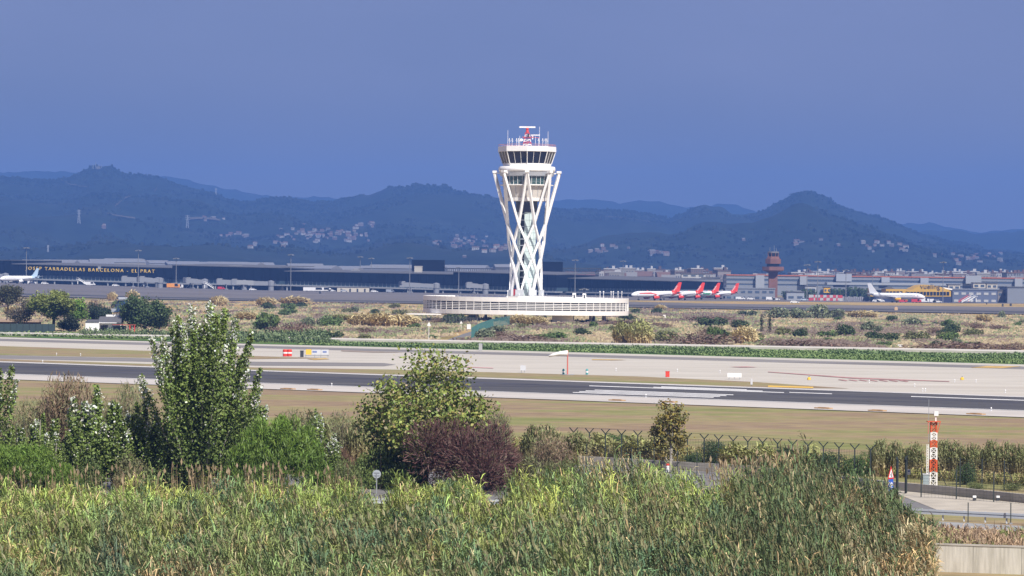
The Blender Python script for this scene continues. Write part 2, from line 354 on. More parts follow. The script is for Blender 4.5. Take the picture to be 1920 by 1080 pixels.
mid_px = [(1400, 520), (1600, 470), (1700, 440), (1740, 431), (1790, 430), (1830, 441), (1870, 436), (1920, 433), (2100, 428), (2500, 420), (2900, 415)]
def vnoise(seed, n=64):
    r = np.random.default_rng(seed); g = r.random((n, n))
    def f(x, y):
        xi, yi = np.floor(x).astype(int), np.floor(y).astype(int); fx, fy = x - xi, y - yi; fx = fx * fx * (3 - 2 * fx); fy = fy * fy * (3 - 2 * fy)
        a, b, c, d = g[xi % n, yi % n], g[(xi + 1) % n, yi % n], g[xi % n, (yi + 1) % n], g[(xi + 1) % n, (yi + 1) % n]
        return (a * (1 - fx) + b * fx) * (1 - fy) + (c * (1 - fx) + d * fx) * fy - 0.5
    return f
_n1, _n2, _n3 = vnoise(1), vnoise(2), vnoise(3)
def hill_z(prof, Y0, D, px, Y):
    """height of a hill whose crest runs at depth D; its foot lies at Y0"""
    px = np.asarray(px, float); Y = np.asarray(Y, float); X = (px - 960) / FPX * Y
    y = prof(px) - (px - 960) * math.tan(ROLL)
    zr = H + (HORIZ - y) * D / FPX
    t = np.clip((Y - Y0) / (D - Y0), 0, 2)
    s = np.where(t < 1, t ** 1.45, np.maximum(0, 1 - (t - 1) * 2.2))
    env = np.sin(np.pi * np.clip(t, 0, 1)) ** 0.8
    z = zr * s + env * (_n1(X / 520, Y / 800) * 125 + _n2(X / 210, Y / 330) * 66 + _n3(X / 80, Y / 130) * 24) * np.clip(zr / 200, 0.2, 1.2)
    z += np.where(t > 0.93, 1, 0) * (_n3(X / 22, Y / 500) * 9)
    return np.maximum(z, -1.0)
M_hill = field_mat('hill_woodland', [(0.3, (0.008, 0.015, 0.011)), (0.5, (0.012, 0.020, 0.013)), (0.66, (0.018, 0.024, 0.016)), (0.80, (0.04, 0.034, 0.028))], 0.004, detail=10, fine=(0.03, 0.45), bump=0)
def hill(name, prof, Y0, D, px0, px1, nx, ny):
    xs = np.linspace(px0, px1, nx); ys = np.r_[np.linspace(Y0, D, ny), np.linspace(D * 1.01, D * 1.25, 5)]
    PX, YY = np.meshgrid(xs, ys); Z = hill_z(prof, Y0, D, PX, YY); XX = (PX - 960) / FPX * YY
    v = np.c_[XX.ravel(), YY.ravel(), Z.ravel()]; n = nx
    f = [(j * n + i, j * n + i + 1, (j + 1) * n + i + 1, (j + 1) * n + i) for j in range(len(ys) - 1) for i in range(n - 1)]
    me = bpy.data.meshes.new(name); me.from_pydata(v.tolist(), [], f); me.materials.append(M_hill)
    me.polygons.foreach_set('use_smooth', [True] * len(me.polygons))
    return struct(name, me)
PM, PF, PD = profile(main_px), profile(far_px), profile(mid_px)
HM = (4300, 8600)
hill('hills', PM, *HM, -600, 2500, 620, 70)
hill('hills', PD, 8000, 10200, 1380, 2700, 160, 24)
hill('far_hills', PF, 9600, 12400, -500, 2400, 300, 16)
# trees standing along the crest: one mass of far woodland
def crest_trees():
    V = []; C = []; n = 15000
    px = rng.uniform(-100, 2020, n); f = np.where(rng.random(n) < .12, rng.uniform(.965, 1.0, n), rng.uniform(.12, 1.0, n) ** .8); Y = HM[0] + (HM[1] - HM[0]) * f; X = (px - 960) / FPX * Y; z = hill_z(PM, *HM, px, Y)
    nz_ = vnoise(77); dens = nz_(X / 160 + 30, Y / 300) + .5; ok = dens > .3; px, X, Y, z, dens = px[ok], X[ok], Y[ok], z[ok], dens[ok]; n = len(X)
    r = rng.uniform(2.2, 5.0, n); base = np.where((dens > .52)[:, None], (.009, .016, .010), (.018, .024, .015)) * rng.uniform(.6, 1.4, (n, 1))
    for k in range(3):
        a = rng.uniform(0, np.pi, n); dx, dy = np.cos(a) * r * .8, np.sin(a) * r * .8; ox = rng.normal(0, 2.0, n); h = r * rng.uniform(.5, 1.1, n)
        q = np.stack([np.c_[X + ox - dx, Y - dy, z - 1], np.c_[X + ox + dx, Y + dy, z - 1], np.c_[X + ox + dx * .55, Y + dy * .55, z + h], np.c_[X + ox - dx * .55, Y - dy * .55, z + h]], 1)
        V.append(q); C.append(base)
    return quads('far_woodland', np.concatenate(V), np.concatenate(C), attr_mat('far_leaves', 0.9))
o = link('far_woodland', crest_trees()); tag(o, 'dark far woodland covering the slopes and crests of the hills', 'woodland', kind='stuff')

# haze: even pale air round the whole scene
mbh = MB(); mbh.box((0, 7300, 205), (7600, 16600, 460)); M_haze = bpy.data.materials.new('haze'); M_haze.use_nodes = True
_n = M_haze.node_tree.nodes; _n.remove(_n['Principled BSDF']); pv = _n.new('ShaderNodeVolumePrincipled')
pv.inputs['Color'].default_value = (0.165, 0.36, 0.92, 1); pv.inputs['Density'].default_value = 1.1e-4; pv.inputs['Anisotropy'].default_value = 0.0
M_haze.node_tree.links.new(pv.outputs[0], _n['Material Output'].inputs['Volume'])
hz = mbh.obj('haze', M_haze); hz['kind'] = 'stuff'; hz['label'] = 'pale blue haze over the whole plain'; hz['category'] = 'haze'

# ================================================================= CONTROL TOWER
TX, TY = P(986, 560, 1192).x, 1192.0
M_tw = mat('tower_white_concrete', (0.82, 0.80, 0.76), 0.6, var=0.04, scale=0.3)
M_steel = mat('tower_white_steel', (0.86, 0.85, 0.82), 0.45, var=0.03, scale=0.5)
M_grey = mat('tower_grey_cladding', (0.50, 0.53, 0.58), 0.4, 0.3)
M_panel = mat('tower_panel', (0.62, 0.58, 0.52), 0.5, var=0.06, scale=0.4)
M_cab = mat('dark_cab_glass', (0.010, 0.014, 0.028), 0.06, spec=0.7)
M_gglass = mat('green_glass', (0.04, 0.085, 0.085), 0.1, spec=0.8)
M_pale = mat('pale_shaft_glass', (0.56, 0.66, 0.64), 0.25, var=0.08, scale=0.25)
M_darkm = mat('dark_metal', (0.04, 0.045, 0.055), 0.5)
M_metal = mat('galvanised_metal', (0.36, 0.38, 0.40), 0.45, 0.5)
tower = thing('control_tower', 'tall white control tower in a lattice of crossing struts on a low round building', 'control tower', (TX, TY, 0))
def tp(name, mb, m, parent=tower, smooth=False): return mb.obj(name, m, parent, smooth)
def octr(r, z, rot=-math.pi / 2, n=8): return [(r * math.cos(2 * math.pi * k / n + rot), r * math.sin(2 * math.pi * k / n + rot), z) for k in range(n)]
# base building: round, raised on columns, with louvred band
RB, TILT = 32.8, R(0.35)
base = tp('base_building', MB().lathe([(RB - 1.2, 2.95), (RB - 1.2, 6.6)], 72), M_darkm)
tp('lower_band', MB().lathe([(RB - 2, 2.35), (RB, 2.35), (RB, 3.75), (RB - 2, 3.75)], 72, cap=False), M_tw, base, False)
tp('roof_band', MB().lathe([(RB - 3, 6.3), (RB, 6.3), (RB, 7.75), (RB - 0.5, 7.75), (RB - 0.6, 7.3), (0.5, 7.3)], 72, cap=False), M_tw, base)
for k in range(4):
    z = 4.15 + 0.5 * k
    tp('slat', MB().lathe([(RB - 0.45, z), (RB - 0.1, z), (RB - 0.1, z + 0.2), (RB - 0.45, z + 0.2), (RB - 0.45, z)], 72, cap=False), M_steel, base)
me = MB().box((0, 0, 5.02), (0.2, 0.13, 2.6)).mesh('mullion', M_steel)
for k in range(72):
    a = 2 * math.pi * k / 72; link('mullion', me, base, (RB * 0.996 * math.cos(a), RB * 0.996 * math.sin(a), 0), a)
base.rotation_euler = (0, TILT, 0)
me = MB().lathe([(0.5, 0), (0.42, 2.7)], 10).mesh('column', M_tw)
for k in range(16):
    a = 2 * math.pi * (k + 0.35) / 16; link('column', me, tower, (25.5 * math.cos(a), 25.5 * math.sin(a), 0))
tp('entrance_block', MB().box((11.5, -24, 1.3), (6.6, 6, 2.6)), M_tw)
tp('access_ramp', MB().box((-27, -16.5, 2.15), (22, 5, 0.35), R(-4)), M_tw)
# shaft: pale curved glass, one dark glazed strip with floor edges
shaft = tp('shaft', MB().lathe([(2.35, 7.3), (2.35, 39)], 24), M_darkm)
zs = np.arange(8.0, 38.6, 2.02)
for k in range(12):
    a0 = -math.pi / 2 + 2 * math.pi * k / 12 - 0.22; a1 = a0 + 2 * math.pi / 12 - 0.03
    mid = (a0 + a1) / 2
    dark = math.cos(mid) < -0.02 and math.sin(mid) < 0.2 and math.cos(mid) > -0.75
    for z in zs:
        if dark:
            mb = MB(); r0, r1 = 2.5, 3.0
            mb.prism([(r0 * math.cos(a0), r0 * math.sin(a0)), (r1 * math.cos(a0), r1 * math.sin(a0)), (r1 * math.cos(a1), r1 * math.sin(a1)), (r0 * math.cos(a1), r0 * math.sin(a1))], z - 0.14, z + 0.14)
            tp('floor_edge', mb, M_grey, shaft)
        else:
            mb = MB(); r0, r1 = 2.9, 3.05
            mb.prism([(r0 * math.cos(a0), r0 * math.sin(a0)), (r1 * math.cos(a0), r1 * math.sin(a0)), (r1 * math.cos(a1), r1 * math.sin(a1)), (r0 * math.cos(a1), r0 * math.sin(a1))], z + 0.04, z + 1.98)
            tp('glass_panel', mb, M_pale, shaft)
tp('shaft_collar', MB().lathe([(3.3, 34.8), (3.5, 38.3)], 24), M_darkm)
# plinth petals
for k in range(8):
    a = -math.pi / 2 + 2 * math.pi * k / 8 + R(22.5)
    tp('plinth_wall', MB().box((5.3 * math.cos(a), 5.3 * math.sin(a), 8.75), (0.8, 2.6, 2.6), a), mat('plinth_concrete', (0.5, 0.52, 0.53), 0.6))
tp('plinth', MB().lathe([(6.4, 7.3), (6.2, 8.0), (4.6, 8.1)], 8, rot=R(22.5)), M_panel)
# lattice of kinked struts
zk = [47.5, 31.0, 25.4, 20.0, 15.3, 8.2]; rk = [10.4, 6.55, 5.6, 5.0, 4.85, 5.3]
for s in (-1, 1):
    for k in range(8):
        pts = []
        for j in range(6):
            a = -math.pi / 2 + 2 * math.pi * k / 8 + s * R(22.5) * j; rr = rk[j] + 0.10 * s
            pts.append((rr * math.cos(a), rr * math.sin(a), zk[j]))
        mb = MB()
        for p, q in zip(pts[:-1], pts[1:]):
            p, q = Vector(p), Vector(q); e = (q - p).normalized() * 0.12
            mb.bar(p - e, q + e, 0.78 if p.z > 31.5 else 0.64, 0.64)
        tp('strut', mb, M_steel)
for k in range(8):
    a = -math.pi / 2 + 2 * math.pi * k / 8
    tp('strut_head', MB().box((10.25 * math.cos(a), 10.25 * math.sin(a), 47.6), (1.5, 1.35, 0.7), a), M_steel)
    tp('strut_tie', MB().bar((10 * math.cos(a), 10 * math.sin(a), 47.3), (7.6 * math.cos(a), 7.6 * math.sin(a), 47.0), 0.35), M_steel)
# head: stacked rings
head = tp('head', MB().lathe([(3.2, 38.2), (6.0, 38.4), (6.1, 39.3), (6.5, 39.45), (7.55, 43.2)], 32), M_panel)
tp('base_ring', MB().lathe([(6.35, 38.3), (6.55, 38.35), (6.65, 39.35), (6.35, 39.4)], 32, cap=False), M_tw, head)
mpan = MB().box((0, 0, 41.3), (0.1, 0.07, 3.7)).mesh('panel_joint', M_grey)
for k in range(24):
    a = 2 * math.pi * k / 24; mb = MB(); mb.bar((6.62 * math.cos(a), 6.62 * math.sin(a), 39.5), (7.62 * math.cos(a), 7.62 * math.sin(a), 43.1), 0.09); tp('panel_joint', mb, M_grey, head)
tp('lower_gallery', MB().lathe([(7.4, 43.2), (8.5, 43.25), (8.5, 43.5), (7.4, 43.6)], 40, cap=False), M_tw, head)
tp('gallery_rail', MB().rings([[(8.45 * math.cos(2 * math.pi * k / 40) , 8.45 * math.sin(2 * math.pi * k / 40), z) for k in range(40)] for z in (44.5, 44.58)], cap=False), M_metal, head)
tp('lower_glazing', MB().lathe([(7.55, 43.5), (7.75, 46.2)], 32), M_gglass, head)
for k in range(32):
    a = 2 * math.pi * k / 32; mb = MB(); mb.bar((7.62 * math.cos(a), 7.62 * math.sin(a), 43.5), (7.82 * math.cos(a), 7.82 * math.sin(a), 46.2), 0.12); tp('mullion', mb, M_steel, head)
tp('soffit_band', MB().lathe([(7.7, 46.1), (8.5, 46.3), (8.85, 47.6), (7.5, 47.7)], 48, cap=False), M_grey, head)
tp('gallery_ring', MB().lathe([(8.0, 47.55), (8.95, 47.65), (9.1, 48.3), (8.95, 49.2), (8.6, 49.3), (7.4, 49.2)], 48), M_steel, head, True)
cab = tp('cab', MB().rings([octr(7.55, 49.15), octr(7.8, 50.25)]), M_steel)
tp('cab_glass', MB().rings([octr(7.72, 50.25), octr(9.0, 54.05)]), M_cab, cab)
for k in range(8):
    p0, p1 = np.array(octr(7.82, 50.2)), np.array(octr(9.12, 54.1)); n = (k + 1) % 8
    for j in range(3):
        f = j / 3; a = p0[k] * (1 - f) + p0[n] * f; b = p1[k] * (1 - f) + p1[n] * f
        mb = MB(); mb.bar(a, b, 0.22 if j == 0 else 0.10); tp('mullion', mb, M_steel, cab)
roof = tp('cab_roof', MB().rings([octr(8.9, 54.0), octr(9.3, 54.05), octr(9.25, 55.65), octr(8.8, 55.7)]), M_steel, cab)
for k in range(8):
    a, b = Vector(octr(9.1, 56.3)[k]), Vector(octr(9.1, 56.3)[(k + 1) % 8]); mb = MB(); mb.bar(a, b, 0.10)
    for j in range(5): q = a.lerp(b, j / 5.0); mb.bar((q.x, q.y, 55.6), q, 0.07)
    tp('roof_rail', mb, mat('rail_red_white', (0.55, 0.25, 0.22), 0.6), cab)
# aerials and radar
M_or = mat('mast_red', (0.62, 0.07, 0.05), 0.5)
mast = MB()
for lv in range(6):
    z0, z1 = 55.7 + 0.75 * lv, 56.45 + 0.75 * lv; w0 = 1.35 - 0.13 * lv; w1 = 1.35 - 0.13 * (lv + 1)
    m = MB(); c0 = [(-w0, -w0), (w0, -w0), (w0, w0), (-w0, w0)]; c1 = [(-w1, -w1), (w1, -w1), (w1, w1), (-w1, w1)]
    for k in range(4):
        m.bar((*c0[k], z0), (*c1[k], z1), 0.17); m.bar((*c0[k], z0), (*c1[(k + 1) % 4], z1), 0.11); m.bar((*c1[k], z1), (*c1[(k + 1) % 4], z1), 0.14)
    tp('mast_section', m, M_or if lv % 2 else M_steel)
tp('radar_pedestal', MB().lathe([(0.5, 60.1), (0.4, 61.3), (0.6, 61.4), (0.25, 61.7)], 12), M_or)
tp('radar_antenna', MB().box((0, 0, 61.95), (5.1, 0.55, 0.45)), M_steel)
tp('small_radar_antenna', MB().box((2.6, -0.8, 59.4), (2.9, 0.3, 0.26)).box((1.7, -0.8, 58.7), (0.3, 0.3, 1.3)), M_steel)
tp('dish_antenna', MB().lathe([(0.12, 57.3), (0.6, 57.6), (0.6, 58.0), (0.12, 58.2)], 14, c=(-1.9, -2)), M_steel)
tp('dark_camera_box', MB().box((0.35, -1.6, 59.3), (0.6, 0.6, 1.0)), M_darkm)
tp('mast_platform', MB().box((0.2, 0, 58.75), (3.6, 2.2, 0.16)).bar((2, -1, 58.7), (3.9, -1, 58.5), 0.12), M_or)
for x, y, h in ((-6.2, -4, 5.2), (6.6, -3.5, 4.9), (-2.4, -5, 3.4), (2.6, -5, 3.2), (3.9, 2, 6.6)):
    tp('whip_aerial', MB().bar((x, y, 55.6), (x, y, 55.6 + h), 0.09), M_steel)
for i, x in enumerate((-5.7, -4.8, -3.4, -2.8, 3.6, 4.9, 5.7, 6.2)):
    m = MB(); y = -6.0 + 0.4 * abs(x) * 0.2; m.bar((x, y, 55.6), (x, y, 57.6), 0.09); m.bar((x - 0.35, y, 57.5), (x + 0.35, y, 57.5), 0.08); m.bar((x, y, 57.0), (x + 0.3, y, 57.2), 0.1); m.box((x, y, 57.9), (0.22, 0.22, 0.5))
    tp('aerial', m, M_steel)
# things on the flat roof of the base
for i, (x, hh) in enumerate(((15.2, 1.9), (18.4, 1.8))):
    m = MB(); m.box((x, -14, 7.3 + hh / 2), (1.1, 1.1, hh)); tp('roof_cabin', m, M_tw); tp('cabin_opening', MB().box((x, -14.55, 8.1), (0.5, 0.06, 1.2)), M_darkm)
for x in (23.5, 24.6, 27.0, 27.7, 29.2, 30.4, -5.8):
    tp('roof_post', MB().bar((x, -8, 7.3), (x, -8, 9.9), 0.13).bar((x - .25, -8, 9.7), (x + .25, -8, 9.7), 0.12), M_steel)
m = MB()
for k in range(40):
    a = R(200) + R(140) * k / 39; b = a + R(140) / 39
    m.bar((31.2 * math.cos(a), 31.2 * math.sin(a), 8.5), (31.2 * math.cos(b), 31.2 * math.sin(b), 8.5), 0.07); m.bar((31.2 * math.cos(a), 31.2 * math.sin(a), 7.3), (31.2 * math.cos(a), 31.2 * math.sin(a), 8.5), 0.07)
tp('roof_rail', m, M_metal)

# ================================================================= TERMINAL
M_fac = mat('dark_blue_facade', (0.005, 0.007, 0.015), 0.5, spec=0.1)
M_roof = mat('terminal_roof', (0.10, 0.10, 0.105), 0.8)
M_strip = mat('terminal_glazing', (0.05, 0.08, 0.10), 0.3)
M_under = mat('terminal_undercroft', (0.035, 0.035, 0.04), 0.8)
M_colm = mat('terminal_column', (0.28, 0.29, 0.30), 0.7)
M_gold = mat('gold_letters', (0.85, 0.58, 0.10), 0.5)
def seg(parent, a, b, depth, ztop, zb, name, m, off=0.0):
    """wall block between two plan points with its own top and bottom heights at each end, running back from the facade"""
    d = (b - a).normalized(); n = Vector((-d.y, d.x, 0))
    if n.y < 0: n = -n
    a2, b2 = a - n * off, b - n * off
    q = [a2, b2, b + n * depth, a + n * depth]
    return MB().prism([(p.x, p.y) for p in q], [zb[0], zb[1], zb[1], zb[0]], [ztop[0], ztop[1], ztop[1], ztop[0]]).obj(name, m, parent)
def block(name, label, px0, d0, px1, d1, ytop, ybot, yglz, roof_h=1.0, ncol=8, letters=None, depth=60, fins=True):
    """ytop/ybot: photo rows of the facade's top and of its foot at both ends; yglz: rows of the canopy line"""
    A, B = P(px0, 520, d0), P(px1, 520, d1); a, b = Vector((A.x, A.y, 0)), Vector((B.x, B.y, 0))
    zt = (P(px0, ytop[0], d0).z, P(px1, ytop[1], d1).z); g = (gz(a.x, a.y) - 0.3, gz(b.x, b.y) - 0.3)
    zc = (P(px0, yglz[0], d0).z, P(px1, yglz[1], d1).z)
    root = thing(name, label, 'terminal building')
    seg(root, a, b, depth, zt, (zc[0] + 2.6, zc[1] + 2.6), 'facade', M_fac)
    seg(root, a, b, depth - 2, (zc[0] + 2.6, zc[1] + 2.6), zc, 'window_strip', M_strip, -1.2)
    seg(root, a, b, 9, (zc[0], zc[1]), (zc[0] - 0.9, zc[1] - 0.9), 'canopy', M_colm, 2.2)
    seg(root, a, b, depth - 8, (zc[0] - 0.9, zc[1] - 0.9), g, 'ground_floor', M_under, -6)
    # gently pitched roof visible from above
    d = (b - a).normalized(); n = Vector((-d.y, d.x, 0)); n = n if n.y > 0 else -n
    q = [a - n * 0.6, b - n * 0.6, b + n * depth, a + n * depth]
    mb = MB(); mb.prism([(p.x, p.y) for p in q], [zt[0] + 0.02, zt[1] + 0.02, zt[1] + roof_h, zt[0] + roof_h], [zt[0] + 0.5, zt[1] + 0.5, zt[1] + roof_h + .5, zt[0] + roof_h + .5]); mb.obj('roof', M_roof, root)
    L = (b - a).length
    cm = MB().box((0, 0, 0.5), (0.9, 0.9, 1.0)).mesh('column', M_colm)
    for k in range(ncol):
        f = (k + 0.5) / ncol; p = a.lerp(b, f) - n * 1.2; z0 = gz(p.x, p.y) - 0.2; z1 = zc[0] * (1 - f) + zc[1] * f - 0.9
        link('column', cm, root, (p.x, p.y, z0), 0, (1, 1, z1 - z0))
    if fins:
        fm = MB().box((0, 0, 0.5), (0.35, 0.5, 1.0)).mesh('facade_fin', M_fac)
        nf = int(L / 6)
        for k in range(1, nf):
            f = k / nf; p = a.lerp(b, f) - n * 0.25; z1 = zt[0] * (1 - f) + zt[1] * f - 0.3; z0 = zc[0] * (1 - f) + zc[1] * f + 2.6
            link('facade_fin', fm, root, (p.x, p.y, z0), math.atan2(d.y, d.x), (1, 1, z1 - z0))
        wm = MB().box((0, 0, 0.5), (0.22, 0.3, 1.0)).mesh('mullion', M_colm)
        for k in range(1, nf * 2):
            f = k / nf / 2; p = a.lerp(b, f) + n * 1.1; z0 = zc[0] * (1 - f) + zc[1] * f
            link('mullion', wm, root, (p.x, p.y, z0), math.atan2(d.y, d.x), (1, 1, 2.6))
    if letters:
        txt, x0, x1, yc0, yc1, hm = letters
        me = text_mesh(txt, hm, M_gold, 0.15, 'LEFT', 1.35)
        co = np.empty(len(me.vertices) * 3, 'f'); me.vertices.foreach_get('co', co); wd = co[0::3].max() - co[0::3].min()
        o = link('lettering', me, root); f0, f1 = (x0 - px0) / (px1 - px0), (x1 - px0) / (px1 - px0)
        p0, p1 = a.lerp(b, f0) - n * 0.75, a.lerp(b, f1) - n * 0.75
        p0.z = P(x0, yc0, d0 + (d1 - d0) * f0).z; p1.z = P(x1, yc1, d0 + (d1 - d0) * f1).z; e = p1 - p0; s = e.length / wd; e.normalize()
        up = Vector((0, 0, 1)); fwd = e.cross(up).normalized(); up = fwd.cross(e) if fwd.cross(e).z > 0 else -fwd.cross(e)
        o.matrix_world = Matrix(((e.x * s, up.x, fwd.x, p0.x), (e.y * s, up.y, fwd.y, p0.y), (e.z * s, up.z, fwd.z, p0.z), (0, 0, 0, 1)))
    return root
block('terminal_pier', 'long dark blue terminal pier bearing gold airport name lettering', 22, 2690, 322, 2640, (495.5, 503), (532, 540), (521.5, 530), 1.2, 9,
      ('JOSEP TARRADELLAS BARCELONA - EL PRAT', 50, 292, 505.8, 511.8, 3.4))
block('terminal_pier', 'dark terminal end block left of the gold lettering, with flat dark roof', -220, 2760, 21, 2700, (488, 488.5), (526, 532), (517, 521.5), 0.3, 7)
block('terminal_pier', 'taller dark pier block with two jet bridges at its middle, beside gold lettering', 323, 2630, 523, 2600, (498, 503), (541, 545), (530.5, 533.5), 1.2, 6)
block('terminal_pier', 'long dark terminal pier with pale roof, below the dark rooftop cube', 524, 2610, 849, 2560, (509, 515), (545, 552), (533.5, 542), 1.3, 10)
block('terminal_pier', 'dark terminal block with pale pitched roof behind the control tower', 850, 2560, 1043, 2520, (510.5, 516), (552, 556), (542, 546.5), 1.3, 6)
block('terminal_pier', 'dark terminal pier ending beside the red tailed airliners', 1044, 2540, 1258, 2480, (522, 528), (555, 560), (546.5, 549.5), 1.6, 7)
for lab, x0, x1, y0, y1, d, mm in (('dark windowless cube on the terminal roof with a beige box before it', 772, 833, 488.5, 513, 2640, M_fac), ('dark windowless cube on the terminal roof just right of the control tower', 1008, 1055, 492, 523, 2620, M_fac),
                                   ('beige plant room on the terminal roof in front of dark cube', 777, 791, 500, 513, 2600, mat('beige_render', (0.42, 0.39, 0.33), 0.8))):
    a, b = P(x0, y0, d), P(x1, y1, d); t = thing('rooftop_block', lab, 'building')
    MB().box(((a.x + b.x) / 2, d + 10, (a.z + b.z) / 2), (b.x - a.x, 20, a.z - b.z)).obj('wall', mm, t); MB().box(((a.x + b.x) / 2, d + 10, a.z + 0.25), (b.x - a.x + .4, 20.4, 0.5)).obj('parapet', mm, t)
for lab, x0, x1, y in (('dark roof truss of the main hall beside the rooftop cube', 834, 962, 503.5), ('dark roof truss of the main hall right of the control tower', 1056, 1126, 503)):
    t = thing('roof_truss', lab, 'roof'); a, b = P(x0, y, 2720), P(x1, y + 0.5, 2720); m = MB(); m.bar(a, b, 0.7); m.obj('chord', M_darkm, t); m = MB().bar(a - Vector((0, 0, 2.2)), b - Vector((0, 0, 2.2)), 0.5); m.obj('chord', M_darkm, t)
    n = int((x1 - x0) / 4)
    for k in range(n + 1):
        p = a.lerp(b, k / n); MB().bar(p + Vector((0, 0, .4)), p - Vector((0, 0, 8 if k % 5 == 0 else 2.2)), 0.5).obj('post', M_darkm, t)
# roof boxes
for i, (x, y, wd) in enumerate(((183, 498, 1), (665, 506, 12), (690, 507, 7), (705, 508, 6), (812, 511, 9), (520, 502, 8), (440, 497, 20))):
    p = P(x, y + 3, 2620); t = MB().box((0, 0, 0.8), (wd / 2.7 + 1.5, 3, 1.8)).box((0, 0, 1.85), (wd / 2.7 + 1.9, 3.4, 0.3)).obj('roof_unit', M_colm)
    t.location = (p.x, 2632, p.z - 1.2); tag(t, 'small white ventilation unit on the pale terminal roof', 'roof unit', 'white units on the terminal roofs')

# jet bridges
M_jb = mat('jet_bridge_grey', (0.22, 0.23, 0.25), 0.5)
def jet_bridge(label, px, Y, ang, L=26):
    p = at(px, 540, Y); t = thing('jet_bridge', label, 'jet bridge', p, ang, 'jet bridges along the terminal')
    MB().lathe([(2.0, 0), (2.0, 3.6), (2.4, 3.6), (2.4, 6.8), (0.3, 7.4)], 12).obj('rotunda', M_jb, t)
    m = MB(); m.rings([[(x, -1.5, z), (x, 1.5, z), (x, 1.5, z + 2.7), (x, -1.5, z + 2.7)] for x, z in ((2, 3.9), (L * 0.52, 4.2))]); m.obj('inner_tunnel', M_jb, t)
    m = MB(); m.rings([[(x, -1.8, z), (x, 1.8, z), (x, 1.8, z + 3.1), (x, -1.8, z + 3.1)] for x, z in ((L * 0.5, 4.0), (L, 4.4))]); m.obj('outer_tunnel', M_colm if 'pale' in label else M_jb, t)
    MB().box((L + 1.4, 0, 6.0), (3.4, 4.2, 3.6)).box((L + 3.0, 0, 6.1), (0.9, 3.6, 3.0)).obj('cab', M_jb, t)
    MB().box((L + 1.0, 0, 8.0), (3.6, 4.4, 0.4)).obj('cab_roof', M_colm, t)
    MB().box((L * .78, -1.3, 2.4), (0.5, 0.5, 4.0)).box((L * .78, 1.3, 2.4), (0.5, 0.5, 4.0)).box((L * .78, 0, 0.9), (2.2, 4.2, 0.6)).obj('lift_column', M_jb, t)
    for s in (-1.6, 1.6): MB().rings([[(L * .78 + 0.6 * math.cos(a), s + e, 0.62 + 0.6 * math.sin(a)) for a in np.linspace(0, 2 * np.pi, 10)[:-1]] for e in (-.25, .25)]).obj('wheel', M_darkm, t)
    m = MB(); m.bar((L + 1, -2.3, 0.2), (L - 4, -2.3, 4.6), 0.6, 0.3); m.obj('stair', M_jb, t)
jet_bridge('grey jet bridge swung left, with wheeled lift column, under EL PRAT lettering', 296, 2600, R(188), 22)
jet_bridge('grey jet bridge with raised cab right of the EL PRAT lettering', 300, 2570, R(215), 14)
jet_bridge('short grey jet bridge beside white stair, at the taller pier block', 384, 2590, R(220), 14)
jet_bridge('grey jet bridge reaching left from the middle of the taller pier block', 458, 2580, R(190), 16)
jet_bridge('long pale jet bridge sloping down to the right end of taller block', 508, 2580, R(184), 24)
jet_bridge('grey jet bridge below the dark rooftop cube', 818, 2520, R(188), 22)
jet_bridge('grey jet bridge closest to the control tower base', 910, 2510, R(190), 10)
jet_bridge('grey jet bridge at the pier corner, behind the first parked white airliner', 10, 2650, R(190), 12)

# ground-floor hut, apron clutter
def apron_vehicle(name, label, cat, px, py, Y, L, Wd, Ht, body, rz=0.0, kind='van', group=None):
    p = at(px, py, Y); p.z += 0.3; t = thing(name, label, cat, p, rz, group)
    mb = MB(); mm = mat('vehicle_' + '%d_%d_%d' % tuple(int(c * 100) for c in body), body, 0.35)
    if kind == 'van':
        prof = [(-L / 2, .45), (L / 2, .45), (L / 2, 1.1), (L / 2 - .7, 1.3), (L / 2 - 1.5, Ht), (-L / 2, Ht)]
    elif kind == 'car':
        prof = [(-L / 2, .4), (L / 2, .4), (L / 2, .85), (L / 2 - 1.1, .95), (L / 2 - 1.8, Ht), (-L / 2 + .9, Ht), (-L / 2 + .1, 1.0)]
    else:
        prof = [(-L / 2, .6), (L / 2, .6), (L / 2, Ht * .8), (L / 2 - .5, Ht * .85), (L / 2 - 1.8, Ht * .85), (L / 2 - 1.9, Ht), (-L / 2, Ht)]
    mb.rings([[(x, s * Wd / 2, z) for x, z in prof] for s in (-1, 1)]); mb.obj('body', mm, t)
    z1 = prof[3][1] + .05
    mb = MB(); mb.rings([[(x, s * (Wd / 2 + .02), z) for x, z in ((L / 2 - 1.0, 1.25), (L / 2 - 1.6, Ht - .15), (-L / 2 + (1.2 if kind == 'car' else L * .6), Ht - .15), (-L / 2 + (.6 if kind == 'car' else L * .6), 1.2))] for s in (-1, 1)]); mb.obj('window', M_cab, t)
    wm = MB().rings([[(0.36 * math.cos(a), e, 0.36 * math.sin(a)) for a in np.linspace(0, 2 * np.pi, 11)[:-1]] for e in (-.12, .12)]).mesh('wheel', M_darkm)
    for x in (-L * .32, L * .32):
        for s in (-1, 1): link('wheel', wm, t, (x, s * (Wd / 2 - .05), 0.36))
    return t
GV = 'vehicles parked on the apron'
wh, rd, bl, yl = (0.72, 0.72, 0.72), (0.5, 0.05, 0.06), (0.08, 0.13, 0.25), (0.7, 0.45, 0.05)
